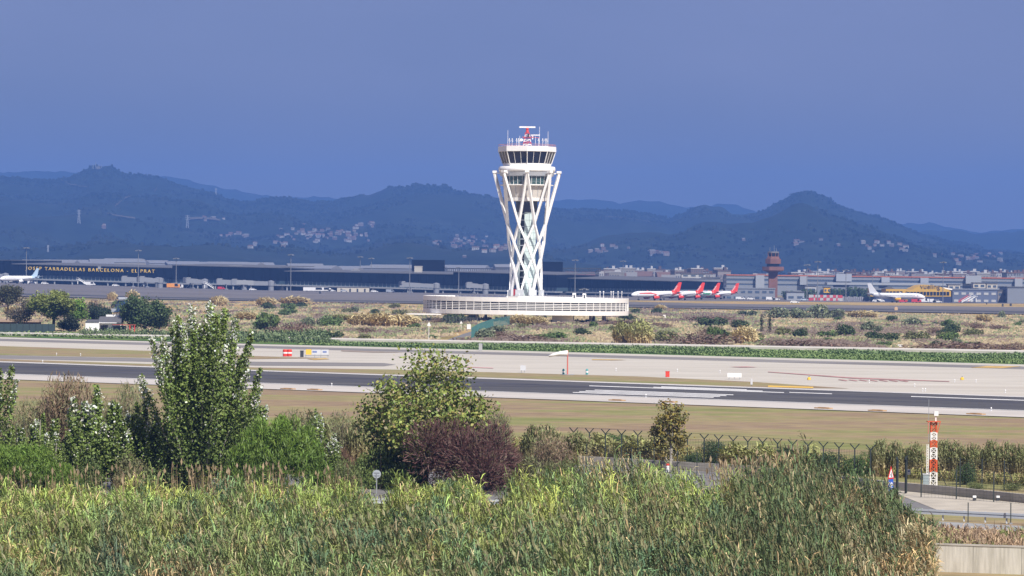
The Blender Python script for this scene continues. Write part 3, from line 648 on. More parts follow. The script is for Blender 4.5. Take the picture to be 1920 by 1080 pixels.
for (lab, px, py, Y, L, hh, c, k, rz) in (
    ('white van parked below the middle of the gold lettering', 168, 535, 2600, 8, 2.6, wh, 'van', 0), ('white car on the apron below the letters BARCELONA', 217, 536, 2580, 5, 1.6, wh, 'car', 0),
    ('orange and white service truck at the left end of taller pier block', 325, 539, 2560, 9, 3.3, (0.68, 0.28, 0.05), 'truck', 0), ('white box truck beside the orange service truck', 334, 540, 2565, 7, 3.0, wh, 'truck', 0),
    ('red tractor under the jet bridge of the taller pier block', 415, 541, 2550, 5, 2.0, rd, 'van', 0), ('long white bus at the foot of pale roofed pier', 588, 545, 2530, 14, 2.9, wh, 'truck', 0),
    ('second white bus at the foot of pale roofed pier, following the long one', 604, 546, 2535, 12, 2.9, wh, 'truck', 0), ('white car parked behind the buses at the pier foot', 622, 546, 2535, 5, 1.6, wh, 'car', 0),
    ('grey car in front of the cream ground floor hut', 645, 547, 2525, 5, 1.6, (.4, .42, .45), 'car', 0), ('white car between cream hut and jet bridge', 702, 549, 2520, 5, 1.6, wh, 'car', 0),
    ('grey van beside the jet bridge below the dark rooftop cube', 732, 550, 2520, 6, 2.2, (.3, .33, .38), 'van', 0), ('white car by the stair truck under the pale jet bridge', 474, 543, 2555, 5, 1.6, wh, 'car', 0),
    ('white car at the foot of the first white airliner tail', 84, 531, 2590, 5, 1.7, wh, 'car', 0), ('white van with pale load near the first white airliner', 60, 531, 2580, 6, 2.2, wh, 'van', 0),
    ('white car parked by red brick tower foot', 1408, 560, 2400, 5, 1.7, wh, 'car', 0), ('white van parked in front of the grey office by brick tower', 1445, 560, 2400, 6, 2.2, wh, 'van', 0),
    ('second white car in front of the grey office by brick tower', 1455, 561, 2400, 5, 1.6, wh, 'car', 0), ('pale blue car between grey office and barrier blocks', 1508, 561, 2400, 5, 1.8, (.45, .52, .6), 'car', 0),
    ('white car on the open apron facing red tailed airliners', 1490, 567, 2010, 5, 1.5, wh, 'car', 0), ('white car under the tail of the plain white airliner', 1643, 563, 2330, 5, 1.7, wh, 'car', 0),
    ('white van beside the tail of the plain white airliner', 1651, 563, 2330, 5, 2.0, wh, 'van', 0), ('red loader below yellow engine of the plain white airliner', 1693, 566, 2260, 5, 2.0, rd, 'truck', 0),
    ('red tug at the nose of the plain white airliner', 1718, 565, 2270, 6, 2.4, rd, 'truck', 0), ('white catering truck before the yellow hangar doors', 1733, 563, 2330, 6, 3.0, wh, 'truck', 0),
    ('white car before the yellow hangar doors', 1757, 563, 2340, 6, 1.8, wh, 'car', 0), ('white van by the mast at the yellow hangar', 1749, 563, 2340, 4, 2.4, wh, 'van', 0),
    ('white pickup by the brick tower fence, beyond fourth red tail', 1388, 559, 2400, 6, 1.9, wh, 'van', 0)):
    apron_vehicle('apron_vehicle', lab, 'car' if k == 'car' else ('truck' if k == 'truck' else 'van'), px, py, Y, L, 2.1, hh, c, rz, k, GV)
t = thing('ground_hut', 'cream low hut under the pale roofed pier with dark doorways', 'hut', at(662, 546, 2545))
hw_ = 60 * 2545 / FPX; MB().box((0, 3, 1.7), (hw_, 6, 3.4)).obj('wall', mat('cream_wall', (0.5, 0.46, 0.38), 0.8), t)
for x in (-8, -2, 3, 8): MB().box((x, -0.02, 1.3), (1.2, .1, 2.4)).obj('door', M_darkm, t)
MB().box((0, 3, 3.5), (hw_ + .6, 6.6, .25)).obj('roof', M_roof, t)
def stair_truck(label, px, py, Y, rz, mm):
    t = thing('boarding_stair', label, 'boarding stair', at(px, py, Y) + Vector((0, 0, .3)), rz, 'boarding stairs on the apron')
    m = MB(); m.bar((-3, 0, .6), (3, 0, 4.2), 1.6, .5); m.obj('flight', mm, t); MB().box((3.6, 0, 4.2), (1.6, 1.8, .2)).obj('platform', mm, t)
    for s in (-.8, .8): MB().bar((-3, s, 1.6), (3, s, 5.2), .12).bar((3, s, 5.2), (4.3, s, 5.2), .12).obj('handrail', mm, t)
    MB().box((0.5, 0, .7), (5, 1.8, .6)).obj('chassis', M_darkm, t); MB().bar((3.4, 0, .8), (3.4, 0, 4.1), .4).obj('post', mm, t)
stair_truck('white boarding stair below the letters BARCELONA', 155, 534, 2590, R(180), M_white); stair_truck('white boarding stair beside the short jet bridge', 393, 541, 2560, R(180), M_white)
stair_truck('white boarding stair before the blue grey hangar, left of a pair', 1812, 566, 2340, 0, M_white); stair_truck('white boarding stair before the blue grey hangar, right of a pair', 1820, 566, 2345, 0, M_white)
stair_truck('red boarding stair beside the two white stairs', 1806, 566, 2350, 0, M_redp)

# light masts on the apron
M_mast = mat('mast_grey', (.20, .205, .21), .6)
def light_mast(label, px, ytop, Y):
    p = at(px, 545, Y); zt = P(px, ytop, Y).z - p.z; t = thing('apron_light_mast', label, 'light mast', p, 0, 'tall apron light masts')
    MB().lathe([(.32, 0), (.16, zt)], 8).obj('pole', M_mast, t); MB().lathe([(1.5, zt - .5), (1.5, zt - .3)], 10).obj('head_ring', M_mast, t)
    lm = MB().box((0, 0, 0), (.9, .5, .5)).mesh('floodlight', M_mast)
    for k in range(6): a = k * math.pi / 3; link('floodlight', lm, t, (1.7 * math.cos(a), 1.7 * math.sin(a), zt - .75), a)
for px, yt, Y, lab in ((49, 463, 2570, 'before the letter J of the gold lettering'), (259, 468, 2550, 'before the word EL of the gold lettering'), (330, 483, 2560, 'at the left end of the taller pier block'), (545, 476, 2520, 'near the joint of taller and pale roofed piers'),
                       (675, 480, 2700, 'behind the pale roofed pier, left of two'), (696, 483, 2720, 'behind the pale roofed pier, right of two'), (768, 482, 2500, 'just left of the dark rooftop cube'), (860, 500, 2480, 'left of the control tower, before the pitched roof block'),
                       (1078, 486, 2460, 'just right of the control tower'), (1168, 488, 2650, 'behind the last terminal pier'), (1513, 495, 2380, 'between brick tower and red chequered barriers, slim'), (1533, 489, 2380, 'beside the slim one near red chequered barriers'),
                       (1586, 505, 2350, 'behind the red chequered barriers'), (1768, 490, 2320, 'before the yellow hangar'), (1636, 510, 2700, 'behind the plain white airliner tail'), (1095, 540, 1700, 'short one beyond the tower base roof')):
    light_mast('slender apron light mast ' + lab, px, yt, Y)

# ================================================================= AIRLINERS
M_jw = mat('jet_white', (0.80, 0.80, 0.80), 0.3); M_jo = mat('jet_red', (0.68, 0.055, 0.03), 0.35); M_jg = mat('jet_green', (0.03, 0.30, 0.12), 0.35); M_jy = mat('jet_yellow', (0.75, 0.42, 0.02), 0.35)
def airliner(label, px, py, Y, rz, tail, engine, belly=None, band=None, name=None, sc=1.0, group=None, z=None):
    p = at(px, py, Y) + Vector((0, 0, .3)); t = thing('airliner', label, 'airliner', p, rz, group, sc)
    # x forward; nose at +18, tail at -19
    st = [(18.2, .05, 3.55), (17.9, .55, 3.5), (17.2, 1.05, 3.55), (16, 1.5, 3.75), (14, 1.85, 3.95), (11.5, 1.97, 4.0), (-6, 1.97, 4.0), (-10, 1.75, 4.2), (-14, 1.2, 4.6), (-17.5, .55, 5.0), (-19.3, .18, 5.2)]
    def fus(x0, x1, grow=0.0):
        xs = [s[0] for s in st][::-1]; rr = [s[1] for s in st][::-1]; zz = [s[2] for s in st][::-1]
        X = [x0] + [x for x in xs if x0 < x < x1] + [x1]; out = []
        for x in X:
            r = np.interp(x, xs, rr) + grow; c = np.interp(x, xs, zz); out.append([(x, r * math.cos(a), c + r * math.sin(a)) for a in np.linspace(0, 2 * np.pi, 17)[:-1]])
        return MB().rings(out)
    fus(-19.3, 18.2).obj('fuselage', M_jw, t, True)
    tm = tail
    # fin, swept
    def plate(pts, th): 
        m = MB(); m.rings([[(x, s * th, z) for x, z in pts] for s in (-1, 1)]); return m
    plate([(-11.6, 5.8), (-13.4, 6.6), (-17.6, 11.7), (-19.6, 11.7), (-18.0, 5.4)], .16).obj('fin', tm, t)
    if tail is not M_jw:
        fus(-17.6, -11.8, .03).obj('tail_band', tm, t, True)
    for s in (-1, 1):
        m = MB(); m.rings([[(3.2, s * 1.4, 3.0), (-3.6, s * 1.4, 3.0), (-3.6, s * 1.4, 3.35), (3.2, s * 1.4, 3.5)], [(-3.2, s * 17, 4.3), (-4.8, s * 17, 4.3), (-4.8, s * 17, 4.45), (-3.2, s * 17, 4.5)]]); m.obj('wing', M_jb if False else mat('wing_grey', (0.45, 0.46, 0.48), .4), t)
        m = MB(); m.rings([[(-3.3, s * 17, 4.3), (-4.9, s * 17, 4.3), (-4.9, s * 17.1, 4.5), (-3.3, s * 17.1, 4.5)], [(-4.6, s * 17.4, 6.3), (-5.4, s * 17.4, 6.3), (-5.4, s * 17.5, 6.3), (-4.6, s * 17.5, 6.3)]]); m.obj('winglet', tm, t)
        m = MB(); m.rings([[(-14.6, s * .5, 5.2), (-18, s * .5, 5.2), (-18, s * .5, 5.4), (-14.6, s * .5, 5.45)], [(-17.4, s * 6, 5.7), (-18.8, s * 6, 5.7), (-18.8, s * 6, 5.8), (-17.4, s * 6, 5.8)]]); m.obj('tailplane', mat('wing_grey', (0.45, 0.46, 0.48), .4), t)
        e = MB().rings([[(x, s * 5.7 + r * math.cos(a), 2.0 + r * math.sin(a)) for a in np.linspace(0, 2 * np.pi, 15)[:-1]] for x, r in ((5.0, .95), (4.6, 1.12), (2.6, 1.12), (.8, .75))]).obj('engine', engine, t, True)
        MB().rings([[(x, s * 5.7 + r * math.cos(a), 2.0 + r * math.sin(a)) for a in np.linspace(0, 2 * np.pi, 13)[:-1]] for x, r in ((5.03, .86), (4.2, .3))]).obj('fan', M_darkm, e)
        MB().box((1.2, s * 5.5, 3.05), (3.4, .3, .8)).obj('pylon', M_jw, t)
    for x, y in ((12.6, 0), (-1.6, 3.6), (-1.6, -3.6)):
        g = MB().bar((x, y, .5), (x, y, 2.8), .3).obj('gear_leg', M_metal, t)
        for q in (-.35, .35): MB().rings([[(x + .55 * math.cos(a), y + q + e, .55 + .55 * math.sin(a)) for a in np.linspace(0, 2 * np.pi, 11)[:-1]] for e in (-.16, .16)]).obj('wheel', M_darkm, g)
    MB().box((16.55, 0, 4.35), (.7, 1.9, .42)).obj('cockpit_window', M_cab, t)
    m = MB()
    for s in (-1, 1):
        for k in range(34): m.box((12.2 - .68 * k, s * 1.93, 4.45), (.26, .08, .36))
    m.obj('window_row', M_cab, t)
    for s in (-1, 1):
        MB().box((14.3, s * 1.82, 3.9), (.85, .08, 1.7)).obj('door', mat('jet_door', (.62, .62, .64), .4), t)
    if band: fus(2.5, 12.5, .0).obj('colour_patch', band, t) if False else None
    if band:
        m = MB()
        for s in (-1, 1):
            m.rings([[(x, s * (1.99 + e), z) for x, z in ((13.5, 4.9), (4.5, 5.2), (-1.5, 3.4), (-3.5, 2.9), (-1.0, 3.0), (3.5, 4.2), (13.0, 4.3))] for e in (0, .03)])
        m.obj('colour_sweep', band, t)
    if belly:
        m = MB()
        for s in (-1, 1): m.rings([[(x, s * (1.99 + e), z) for x, z in ((-4, 4.6), (-10, 4.8), (-9.6, 3.3), (-4, 3.2))] for e in (0, .03)])
        m.obj('colour_patch', belly, t)
    if name:
        for s in (-1, 1):
            me = text_mesh(name, 1.55, M_white, .02, 'LEFT', 1.0); o = link('lettering', me, t)
            dx = Vector((-4.2, 0, 5.1)).normalized(); 
            if s < 0: X = dx; 
            else: X = dx
            Z = Vector((0, s, 0)); Yv = Z.cross(X)
            b = Vector((-13.8, s * .2, 6.0)) if s * 1 > 0 else Vector((-15.2, s * .2, 6.0))
            o.matrix_local = Matrix(((X.x, Yv.x, Z.x, b.x), (X.y, Yv.y, Z.y, b.y), (X.z, Yv.z, Z.z, b.z), (0, 0, 0, 1)))
    return t
GE = 'red tailed airliners parked in a row'
airliner('white airliner with red tail and red sweep, wholly visible, nose toward terminal pier end', 1229, 563, 2140, R(180 + 30), M_jo, M_jo, None, M_jo, 'easyJet', .9, GE)
airliner('red tailed airliner half hidden, second along the row from the terminal pier', 1275, 561, 2240, R(180 + 30), M_jo, M_jo, None, M_jo, 'easyJet', .9, GE)
airliner('red tailed airliner with a green patch on its flank, third along the row', 1306, 560, 2330, R(180 + 30), M_jo, M_jo, M_jg, None, 'easyJet', .9, GE)
airliner('red tailed airliner at the row end beside the brick tower', 1343, 559, 2420, R(180 + 30), M_jo, M_jo, None, None, 'easyJet', .9, GE)
airliner('plain white airliner with yellow engines before the yellow hangar', 1682, 566, 2280, R(-28), M_jw, M_jy, None, None, None, 1.0)
airliner('white airliner with pale blue tail parked below the gold lettering', 35, 531, 2560, R(180 + 48), mat('jet_pale_blue', (0.42, 0.55, 0.68), .35), M_jw, None, None, None, .92)
t = airliner('airliner with red and green fin showing above the tower base roof', 930, 556, 1800, R(180 - 35), M_jo, M_jw, None, None, None, .6)
m = MB(); m.rings([[(x, q * .2, z) for x, z in ((-10.2, 5.8), (-13.2, 7.4), (-16.4, 11.0), (-16.9, 10.2), (-14.2, 6.4), (-14.0, 5.6))] for q in (-1, 1)]); m.obj('fin_leading_edge', mat('jet_light_green', (0.25, 0.55, 0.05), .4), t)

# ================================================================= BEYOND THE APRON: brick tower, hangars, second terminal
M_brick = mat('brick_red_concrete', (0.19, 0.085, 0.06), 0.8, var=0.12, scale=0.15)
p = at(1449, 548, 2560); s = 2560 / FPX
def zz(y, Y=2560, px=1449): return P(px, y, Y).z
t = thing('brick_control_tower', 'brick red old control tower with stepped octagonal head', 'control tower', (p.x, 2560, 0))
def ob(r0, y0, r1, y1, name, m, par=t, n=8): return MB().lathe([(r0 * s, zz(y0)), (r1 * s, zz(y1))], n, rot=R(22.5)).obj(name, m, par)
MB().box((0, 0, (zz(556) + zz(509)) / 2), (16.5 * s, 14 * s, zz(509) - zz(556) + 2)).obj('shaft', M_brick, t)
ob(11, 510.5, 21.5, 507, 'head_corbel', M_brick); ob(21.5, 507, 21.5, 500, 'gallery_wall', M_brick); ob(12.5, 500, 12.5, 494.5, 'lower_windows', M_cab); ob(15.5, 494.5, 15.5, 485.5, 'upper_wall', M_brick)
ob(11.5, 489, 12, 486.8, 'ledge', M_brick); ob(13, 485.5, 11.5, 481, 'cab_base', M_brick); ob(9.0, 481, 10.5, 474.5, 'cab_glazing', M_cab); ob(11.2, 474.5, 11, 471.5, 'cab_roof', mat('old_tower_roof', (.16, .15, .15), .8))
for k in range(8): a = k * math.pi / 4 + R(22.5); MB().bar((9.3 * s * math.cos(a), 9.3 * s * math.sin(a), zz(481)), (10.6 * s * math.cos(a), 10.6 * s * math.sin(a), zz(474.5)), .5).obj('mullion', M_brick, t)
for dx, h in ((-6, 3), (2, 4.5), (6, 2.5)): MB().bar((dx * s, 0, zz(472)), (dx * s, 0, zz(472) + h), .2).obj('aerial', M_metal, t)

def slab(parent, x0, y0, x1, y1, Y, depth, name, m, off=0.0, floor=False):
    a, b = P(x0, y0, Y), P(x1, y1, Y); zb = min(b.z, gz((a.x + b.x) / 2, Y) - .5) if floor else b.z
    return MB().box(((a.x + b.x) / 2, Y + depth / 2 - off, (a.z + zb) / 2), (abs(b.x - a.x), depth + off * 2, a.z - zb)).obj(name, m, parent)
M_t2 = mat('pale_grey_cladding', (0.20, 0.215, 0.24), 0.6); M_t2g = mat('blue_grey_glazing', (0.075, 0.10, 0.14), 0.25); M_orange = mat('orange_trim', (0.36, 0.11, 0.045), 0.7); M_t2w = mat('white_grey_panel', (0.29, 0.31, 0.34), 0.6)
t2 = thing('old_terminal', 'long low grey terminal with an orange roof edge behind the brick tower', 'terminal building')
# one long building; its orange edge follows the roof, falling slightly to the right
YT = 3000
def t2seg(x0, x1, yt0, yt1):
    for nm, dy0, dy1, m, off in (('roof_edge', 0, 2.2, M_orange, .6), ('wall', 2.2, 8, M_t2, 0), ('window_band', 8, 12, M_t2g, -.3), ('wall', 12, 17, M_t2, 0), ('window_band', 17, 20, M_t2g, -.3), ('lower_wall', 20, 42, M_t2, .2)):
        a0, a1, b0, b1 = P(x0, yt0 + dy0, YT), P(x1, yt1 + dy0, YT), P(x0, yt0 + dy1, YT), P(x1, yt1 + dy1, YT)
        MB().prism([(a0.x, YT - off), (a1.x, YT - off), (a1.x, YT + 40), (a0.x, YT + 40)], [b0.z, b1.z, b1.z, b0.z], [a0.z, a1.z, a1.z, a0.z]).obj(nm, m, t2)
t2seg(1362, 2150, 514.2, 523.5)
for x0, x1, y0, y1 in ((1417, 1433, 516, 550), (1500, 1514, 518, 534), (1568, 1597, 513.5, 528), (1653, 1668, 520, 530), (1726, 1741, 521, 531), (1811, 1840, 516.5, 532), (1903, 1917, 522, 545)):
    slab(t2, x0, y0, x1, y1, YT - 4, 8, 'stair_tower', M_t2w)
slab(t2, 1551, 529.5, 1800, 536, YT - 30, 25, 'annex', M_t2w)
for x in (1412, 1436, 1497, 1509, 1565, 1635, 1752, 1803, 1870, 1895): slab(t2, x, 511.8 + (x - 1362) * .0118, x + 8, 514.0 + (x - 1362) * .0118, YT + 6, 5, 'roof_unit', M_colm)
# buildings between the terminal pier and brick tower
def simple_building(name, label, x0, y0, x1, ybase, Y, depth, m, rows=2, roofm=None, cat='building', wcol=None, group=None, wnd=True, proud=.08):
    t = thing(name, label, cat, group=group); a, b = P(x0, y0, Y), P(x1, ybase, Y); g = gz((a.x + b.x) / 2, Y) - .5; zb = max(g, b.z) if b.z > g + 3 else g
    W, Hh = b.x - a.x, a.z - zb; cx = (a.x + b.x) / 2
    MB().box((cx, Y + depth / 2, (a.z + zb) / 2), (W, depth, Hh)).obj('wall', m, t)
    MB().box((cx, Y + depth / 2, a.z + .3), (W + .8, depth + .8, .6)).obj('roof', roofm or M_roof, t)
    if wnd:
        n = max(2, int(W / 4.5)); hh = min(1.5, Hh / rows * .5); wm = MB().box((0, 0, 0), (W / n * .6, .16, hh)).mesh('window', wcol or M_t2g)
        for r in range(rows):
            for k in range(n): link('window', wm, t, (a.x + W * (k + .5) / n, Y - proud, a.z - Hh * (r + .55) / rows))
    return t
M_cream = mat('cream_wall', (0.5, 0.46, 0.38), 0.8); M_whiteb = mat('white_wall', (0.42, 0.42, 0.41), 0.8)
simple_building('office_building', 'white three storey office with even windows behind the red tailed airliners', 1278, 514, 1322, 530, 2800, 15, M_whiteb, 3)
simple_building('shed', 'grey shed with white roof beyond the third red tail', 1318, 521, 1350, 545, 2760, 15, M_t2, 1)
simple_building('warehouse', 'blue grey warehouse right of the terminal pier end', 1262, 523, 1318, 550, 2720, 20, M_t2, 2, M_roof)
simple_building('shed', 'small white shed roofed flat between second and third red tails', 1317, 534, 1335, 548, 2600, 10, M_whiteb, 1)
simple_building('office_building', 'grey low office with dark windows at the brick tower foot', 1360, 541, 1453, 560, 2500, 25, M_t2, 2, M_t2)
simple_building('shed', 'white low shed with glazed front left of the chequered barriers', 1475, 548, 1508, 560, 2460, 10, M_t2w, 1)
simple_building('shed', 'white flat roofed shed above the dark trees right of brick tower', 1510, 537, 1530, 548, 2640, 10, M_whiteb, 1)
simple_building('kiosk', 'yellow kiosk among the dark trees right of brick tower', 1545, 539, 1557, 549, 2600, 8, M_jy, 1)
simple_building('building', 'blue grey hangar annex with a row of white windows beside the yellow hangar', 1786, 543, 1870, 567, 2420, 30, mat('blue_grey_wall', (0.11, 0.13, 0.19), .6), 2, M_t2, 'building', M_whiteb)
simple_building('building', 'plain grey hall at the right of the blue grey annex', 1889, 539, 2010, 567, 2440, 40, M_t2, 1, wnd=False)
simple_building('building', 'grey brown middle building behind boarding stairs', 1871, 545, 1889, 567, 2450, 30, mat('grey_brown_wall', (.2, .18, .17), .8), 2)
for i, (x0, x1, y) in enumerate(((1778, 1800, 534), (1825, 1848, 531), (1850, 1870, 532))):
    simple_building('building', ('cream flat roofed block behind the yellow hangar peak', 'cream block with dark panel behind blue grey annex', 'small cream block behind the annex end')[i], x0, y, x1, y + 9, 2560, 10, M_cream, 1)
# yellow hangar
hg = thing('yellow_hangar', 'yellow hangar with arched front and a row of dark windows', 'hangar'); YH = 2400
M_hy = mat('hangar_yellow', (0.56, 0.34, 0.045), .6, var=.06, scale=.2)
pts = [(1700, 556), (1783, 556), (1783, 545.5), (1776, 542.5), (1764, 538), (1752, 535), (1738, 534), (1727, 535), (1716, 540), (1710, 543.5), (1700, 545.5)]
pv_ = [P(x, y, YH) for x, y in pts]
MB().rings([[(p.x, p.y + e, p.z) for p in pv_] for e in (0, 40)]).obj('front_wall', M_hy, hg)
slab(hg, 1661, 542, 1699, 556, YH + 3, 30, 'side_wing', M_hy); slab(hg, 1632, 540.5, 1640, 556, YH + 6, 20, 'side_pylon', M_hy)
slab(hg, 1640, 555.5, 1784, 568, YH - 2, 30, 'door_wall', mat('hangar_door_blue', (.03, .04, .09), .5), 0, True)
wm = MB().box((0, 0, 0), (1.7, .3, 2.3)).mesh('window', M_cab)
for k in range(13): q = P(1703 + 6.2 * k, 550.5, YH); link('window', wm, hg, (q.x, YH - .05, q.z))
for k in range(5): q = P(1665 + 6.4 * k, 549.5, YH); link('window', wm, hg, (q.x, YH + 2.95, q.z))
a = P(1663, 540, YH); MB().rings([[(P(x, y, YH).x, YH + e, P(x, y, YH).z) for x, y in ((1661, 541.8), (1680, 541.8), (1671, 537.5))] for e in (5, 25)]).obj('gable', M_roof, hg)
me = text_mesh('vueling', 4.6, mat('hangar_letters', (.12, .09, .07), .6), .1); q = P(1744, 541.3, YH)
o = link('lettering', me, hg); o.location = (q.x, YH - .25, q.z); o.rotation_euler = (R(90), 0, 0)
MB().rings([[(P(x, y, YH).x, YH + e, P(x, y, YH).z) for x, y in ((1768, 538.5), (1787, 541.5), (1787, 544), (1776, 542.2))] for e in (4, 38)]).obj('side_roof', M_white, hg)
# chequered barrier blocks
bmw = MB().box((0, 0, .95), (3.2, 1.2, 1.9)).box((0, 0, .2), (3.4, 1.5, .4)).mesh('barrier_block', M_whiteb); bmr = MB().box((0, 0, .95), (3.2, 1.2, 1.9)).box((0, 0, .2), (3.4, 1.5, .4)).mesh('barrier_block', mat('barrier_red', (.45, .05, .06), .6))
for r in range(2):
    for k in range(10):
        q = at(1521 + 6.0 * k, 560, 2420); red = (k + r) % 2 == 0
        o = link('barrier_block', bmr if red else bmw, None, (q.x, 2420 + r * .5, q.z + 1.95 * r + .3)); tag(o, ('red' if red else 'white') + ' concrete block of the chequered two row barrier wall on the apron', 'barrier', 'chequered barrier blocks')
for k in range(14):
    q = at(1582 + 3.6 * k, 561, 2420); o = link('container', MB().box((0, 0, 1.6), (1.6, 2.2, 3.0 - .4 * (k % 3))).box((0, -1.15, 1.4), (.5, .1, 1.2)).mesh('container', mat('grey_bin', (.30, .30, .33), .7)), None, (q.x, 2424, q.z + .2))
    tag(o, 'grey bin container in the row running on from chequered barriers', 'container', 'grey containers right of the barriers')

# ================================================================= TOWN: houses on the plain and on the hillsides
WALLS = [(0.24, 0.23, 0.22), (0.34, 0.335, 0.33), (0.19, 0.16, 0.15), (0.23, 0.20, 0.185), (0.15, 0.11, 0.10), (0.21, 0.22, 0.24)]
ROOFS = [(0.12, 0.065, 0.05), (0.14, 0.085, 0.07), (0.18, 0.175, 0.17), (0.10, 0.07, 0.06)]
M_house = attr_mat('house_paint', .85)
def house_mesh(kind, i):
    r = random.Random(i * 7 + len(kind)); mb = MB(); wc = WALLS[i % len(WALLS)]; rc = ROOFS[i % len(ROOFS)]
    if kind == 'house':
        W, D_, Z = r.uniform(10, 17), 10, r.uniform(5, 8); mb.col = wc; mb.box((0, 0, Z / 2 - 1), (W, D_, Z + 2))
        mb.col = rc; mb.rings([[(x, -D_ / 2 - .5, Z), (x, D_ / 2 + .5, Z), (x, 0, Z + 2.6)] for x in (-W / 2 - .5, W / 2 + .5)])
        mb.col = (.06, .06, .07)
        for k in range(3): mb.box((W * (-.3 + .3 * k), -D_ / 2, Z * .62), (1.4, .2, 1.5)); mb.box((W * (-.3 + .3 * k), -D_ / 2, Z * .22), (1.4, .2, 1.6))
    elif kind == 'flats':
        W, D_, Z = r.uniform(14, 26), 14, r.uniform(13, 24); mb.col = wc; mb.box((0, 0, Z / 2), (W, D_, Z)); mb.col = rc if i % 2 else (.4, .4, .4); mb.box((0, 0, Z + .4), (W + .8, D_ + .8, .8)); mb.box((W * .2, 0, Z + 1.8), (4, 4, 2.4))
        mb.col = (.09, .09, .10)
        fl = int(Z / 3.2)
        for q in range(fl):
            for k in range(int(W / 4)): mb.box((-W / 2 + 2 + 4 * k, -D_ / 2, 2 + 3.2 * q), (1.9, .3, 1.6))
    else:
        W, D_, Z = r.uniform(45, 85), 40, r.uniform(9, 14); mb.col = (.15, .16, .19) if i % 3 else (.24, .235, .23); mb.box((0, 0, Z / 2), (W, D_, Z)); mb.col = (.19, .195, .21); mb.rings([[(x, -D_ / 2 - .5, Z), (x, D_ / 2 + .5, Z), (x, 0, Z + 1.8)] for x in (-W / 2, W / 2)])
        mb.col = (.16, .18, .22)
        for k in range(int(W / 7)): mb.box((-W / 2 + 4 + 7 * k, -D_ / 2, 2.4), (3.5, .3, 4.2))
        mb.box((0, -D_ / 2, Z * .8), (W * .9, .25, 1.2))
    return mb.mesh(kind, M_house)
HOUSE = [house_mesh('house', i) for i in range(12)]; FLATS = [house_mesh('flats', i) for i in range(10)]; WARE = [house_mesh('warehouse', i) for i in range(6)]
rt = random.Random(11)
def on_hill(px, py):
    """depth at which the sight line through a pixel meets the near hillside"""
    Y = np.linspace(HM[0] + 30, HM[1], 240); d = ray(px, py); z = H + d.z / d.y * Y; hzv = hill_z(PM, *HM, np.full(240, px), Y); k = np.argmax(hzv >= z)
    return float(Y[k]) if hzv[k] >= z[k] else None
n_h = 0
for cx, cy, sx, sy, n, where in ((575, 440, 55, 12, 40, 'main hillside village left of the control tower'), (650, 446, 45, 12, 26, 'upper village street on the hillside'), (690, 425, 16, 7, 8, 'upper village street on the hillside'),
                                (860, 455, 50, 11, 26, 'slope village behind the dark rooftop cube'), (925, 470, 30, 8, 14, 'slope village behind the dark rooftop cube'), (440, 443, 18, 4, 8, 'scattered farms on the slope above the taller pier'), (390, 415, 22, 2, 6, 'scattered farms on the slope above the taller pier'),
                                (1130, 470, 40, 7, 10, 'houses at the hill foot right of the control tower'), (1230, 477, 30, 4, 8, 'houses at the hill foot right of the control tower'), (1650, 468, 60, 9, 14, 'houses on the slope below the peaked hill'), (1820, 485, 60, 8, 22, 'suburb at the foot of the right hand slope'),
                                (1500, 458, 60, 6, 6, 'houses on the slope below the peaked hill'), (195, 430, 6, 3, 2, 'scattered farms on the slope above the taller pier'), (500, 460, 60, 6, 8, 'main hillside village left of the control tower')):
    for k in range(n):
        px, py = rt.gauss(cx, sx * .55), rt.gauss(cy, sy * .6); Y = on_hill(px, py)
        if Y is None: continue
        q = P(px, py, Y); zg = float(hill_z(PM, *HM, px, Y)); o = link('house', HOUSE[rt.randrange(12)], None, (q.x, Y, zg), rt.uniform(-.5, .5), rt.uniform(.3, .62))
        tag(o, 'small pale house, ' + where, 'house', where); n_h += 1
for (x0, x1, y0, y1, n, src, nm, lab, grp) in ((1490, 1920, 503, 512, 80, FLATS, 'apartment_block', 'distant apartment block in the town behind the orange edged terminal', 'town behind the orange edged terminal'),
                                              (1130, 1360, 496, 512, 28, FLATS, 'apartment_block', 'distant apartment block in the town between control tower and brick tower', 'town between the towers'),
                                              (1060, 1460, 505, 514, 30, HOUSE, 'house', 'distant low house in the town between control tower and brick tower', 'low houses between the towers'),
                                              (0, 480, 482, 496, 26, WARE, 'warehouse', 'distant pale warehouse on the plain behind the gold lettered pier', 'warehouses behind the lettered pier'),
                                              (520, 990, 494, 506, 18, WARE, 'warehouse', 'distant pale warehouse on the plain behind the pale roofed pier', 'warehouses behind the pale roofed pier'),
                                              (560, 960, 484, 500, 30, HOUSE, 'house', 'distant low house on the plain below the hillside village', 'low houses below the village')):
    for k in range(n):
        px = x0 + (x1 - x0) * (k + rt.random()) / n; Y = rt.uniform(3300, 4250); py = rt.uniform(y0, y1); q = P(px, 500, Y); g = gz(q.x, Y) - 1.0
        zt = P(px, py, Y).z; me = src[rt.randrange(len(src))]; hm = max(v.co.z for v in me.vertices); sz = max(.5, (zt - g) / hm)
        o = link(nm, me, None, (q.x, Y, g), rt.uniform(-.25, .25), ({0: .55, 1: .8, 2: .7}[0 if src is FLATS else (1 if src is HOUSE else 2)] * rt.uniform(.8, 1.3), 1, min(sz, 1.8))); tag(o, lab, 'building' if src is not HOUSE else 'house', grp)
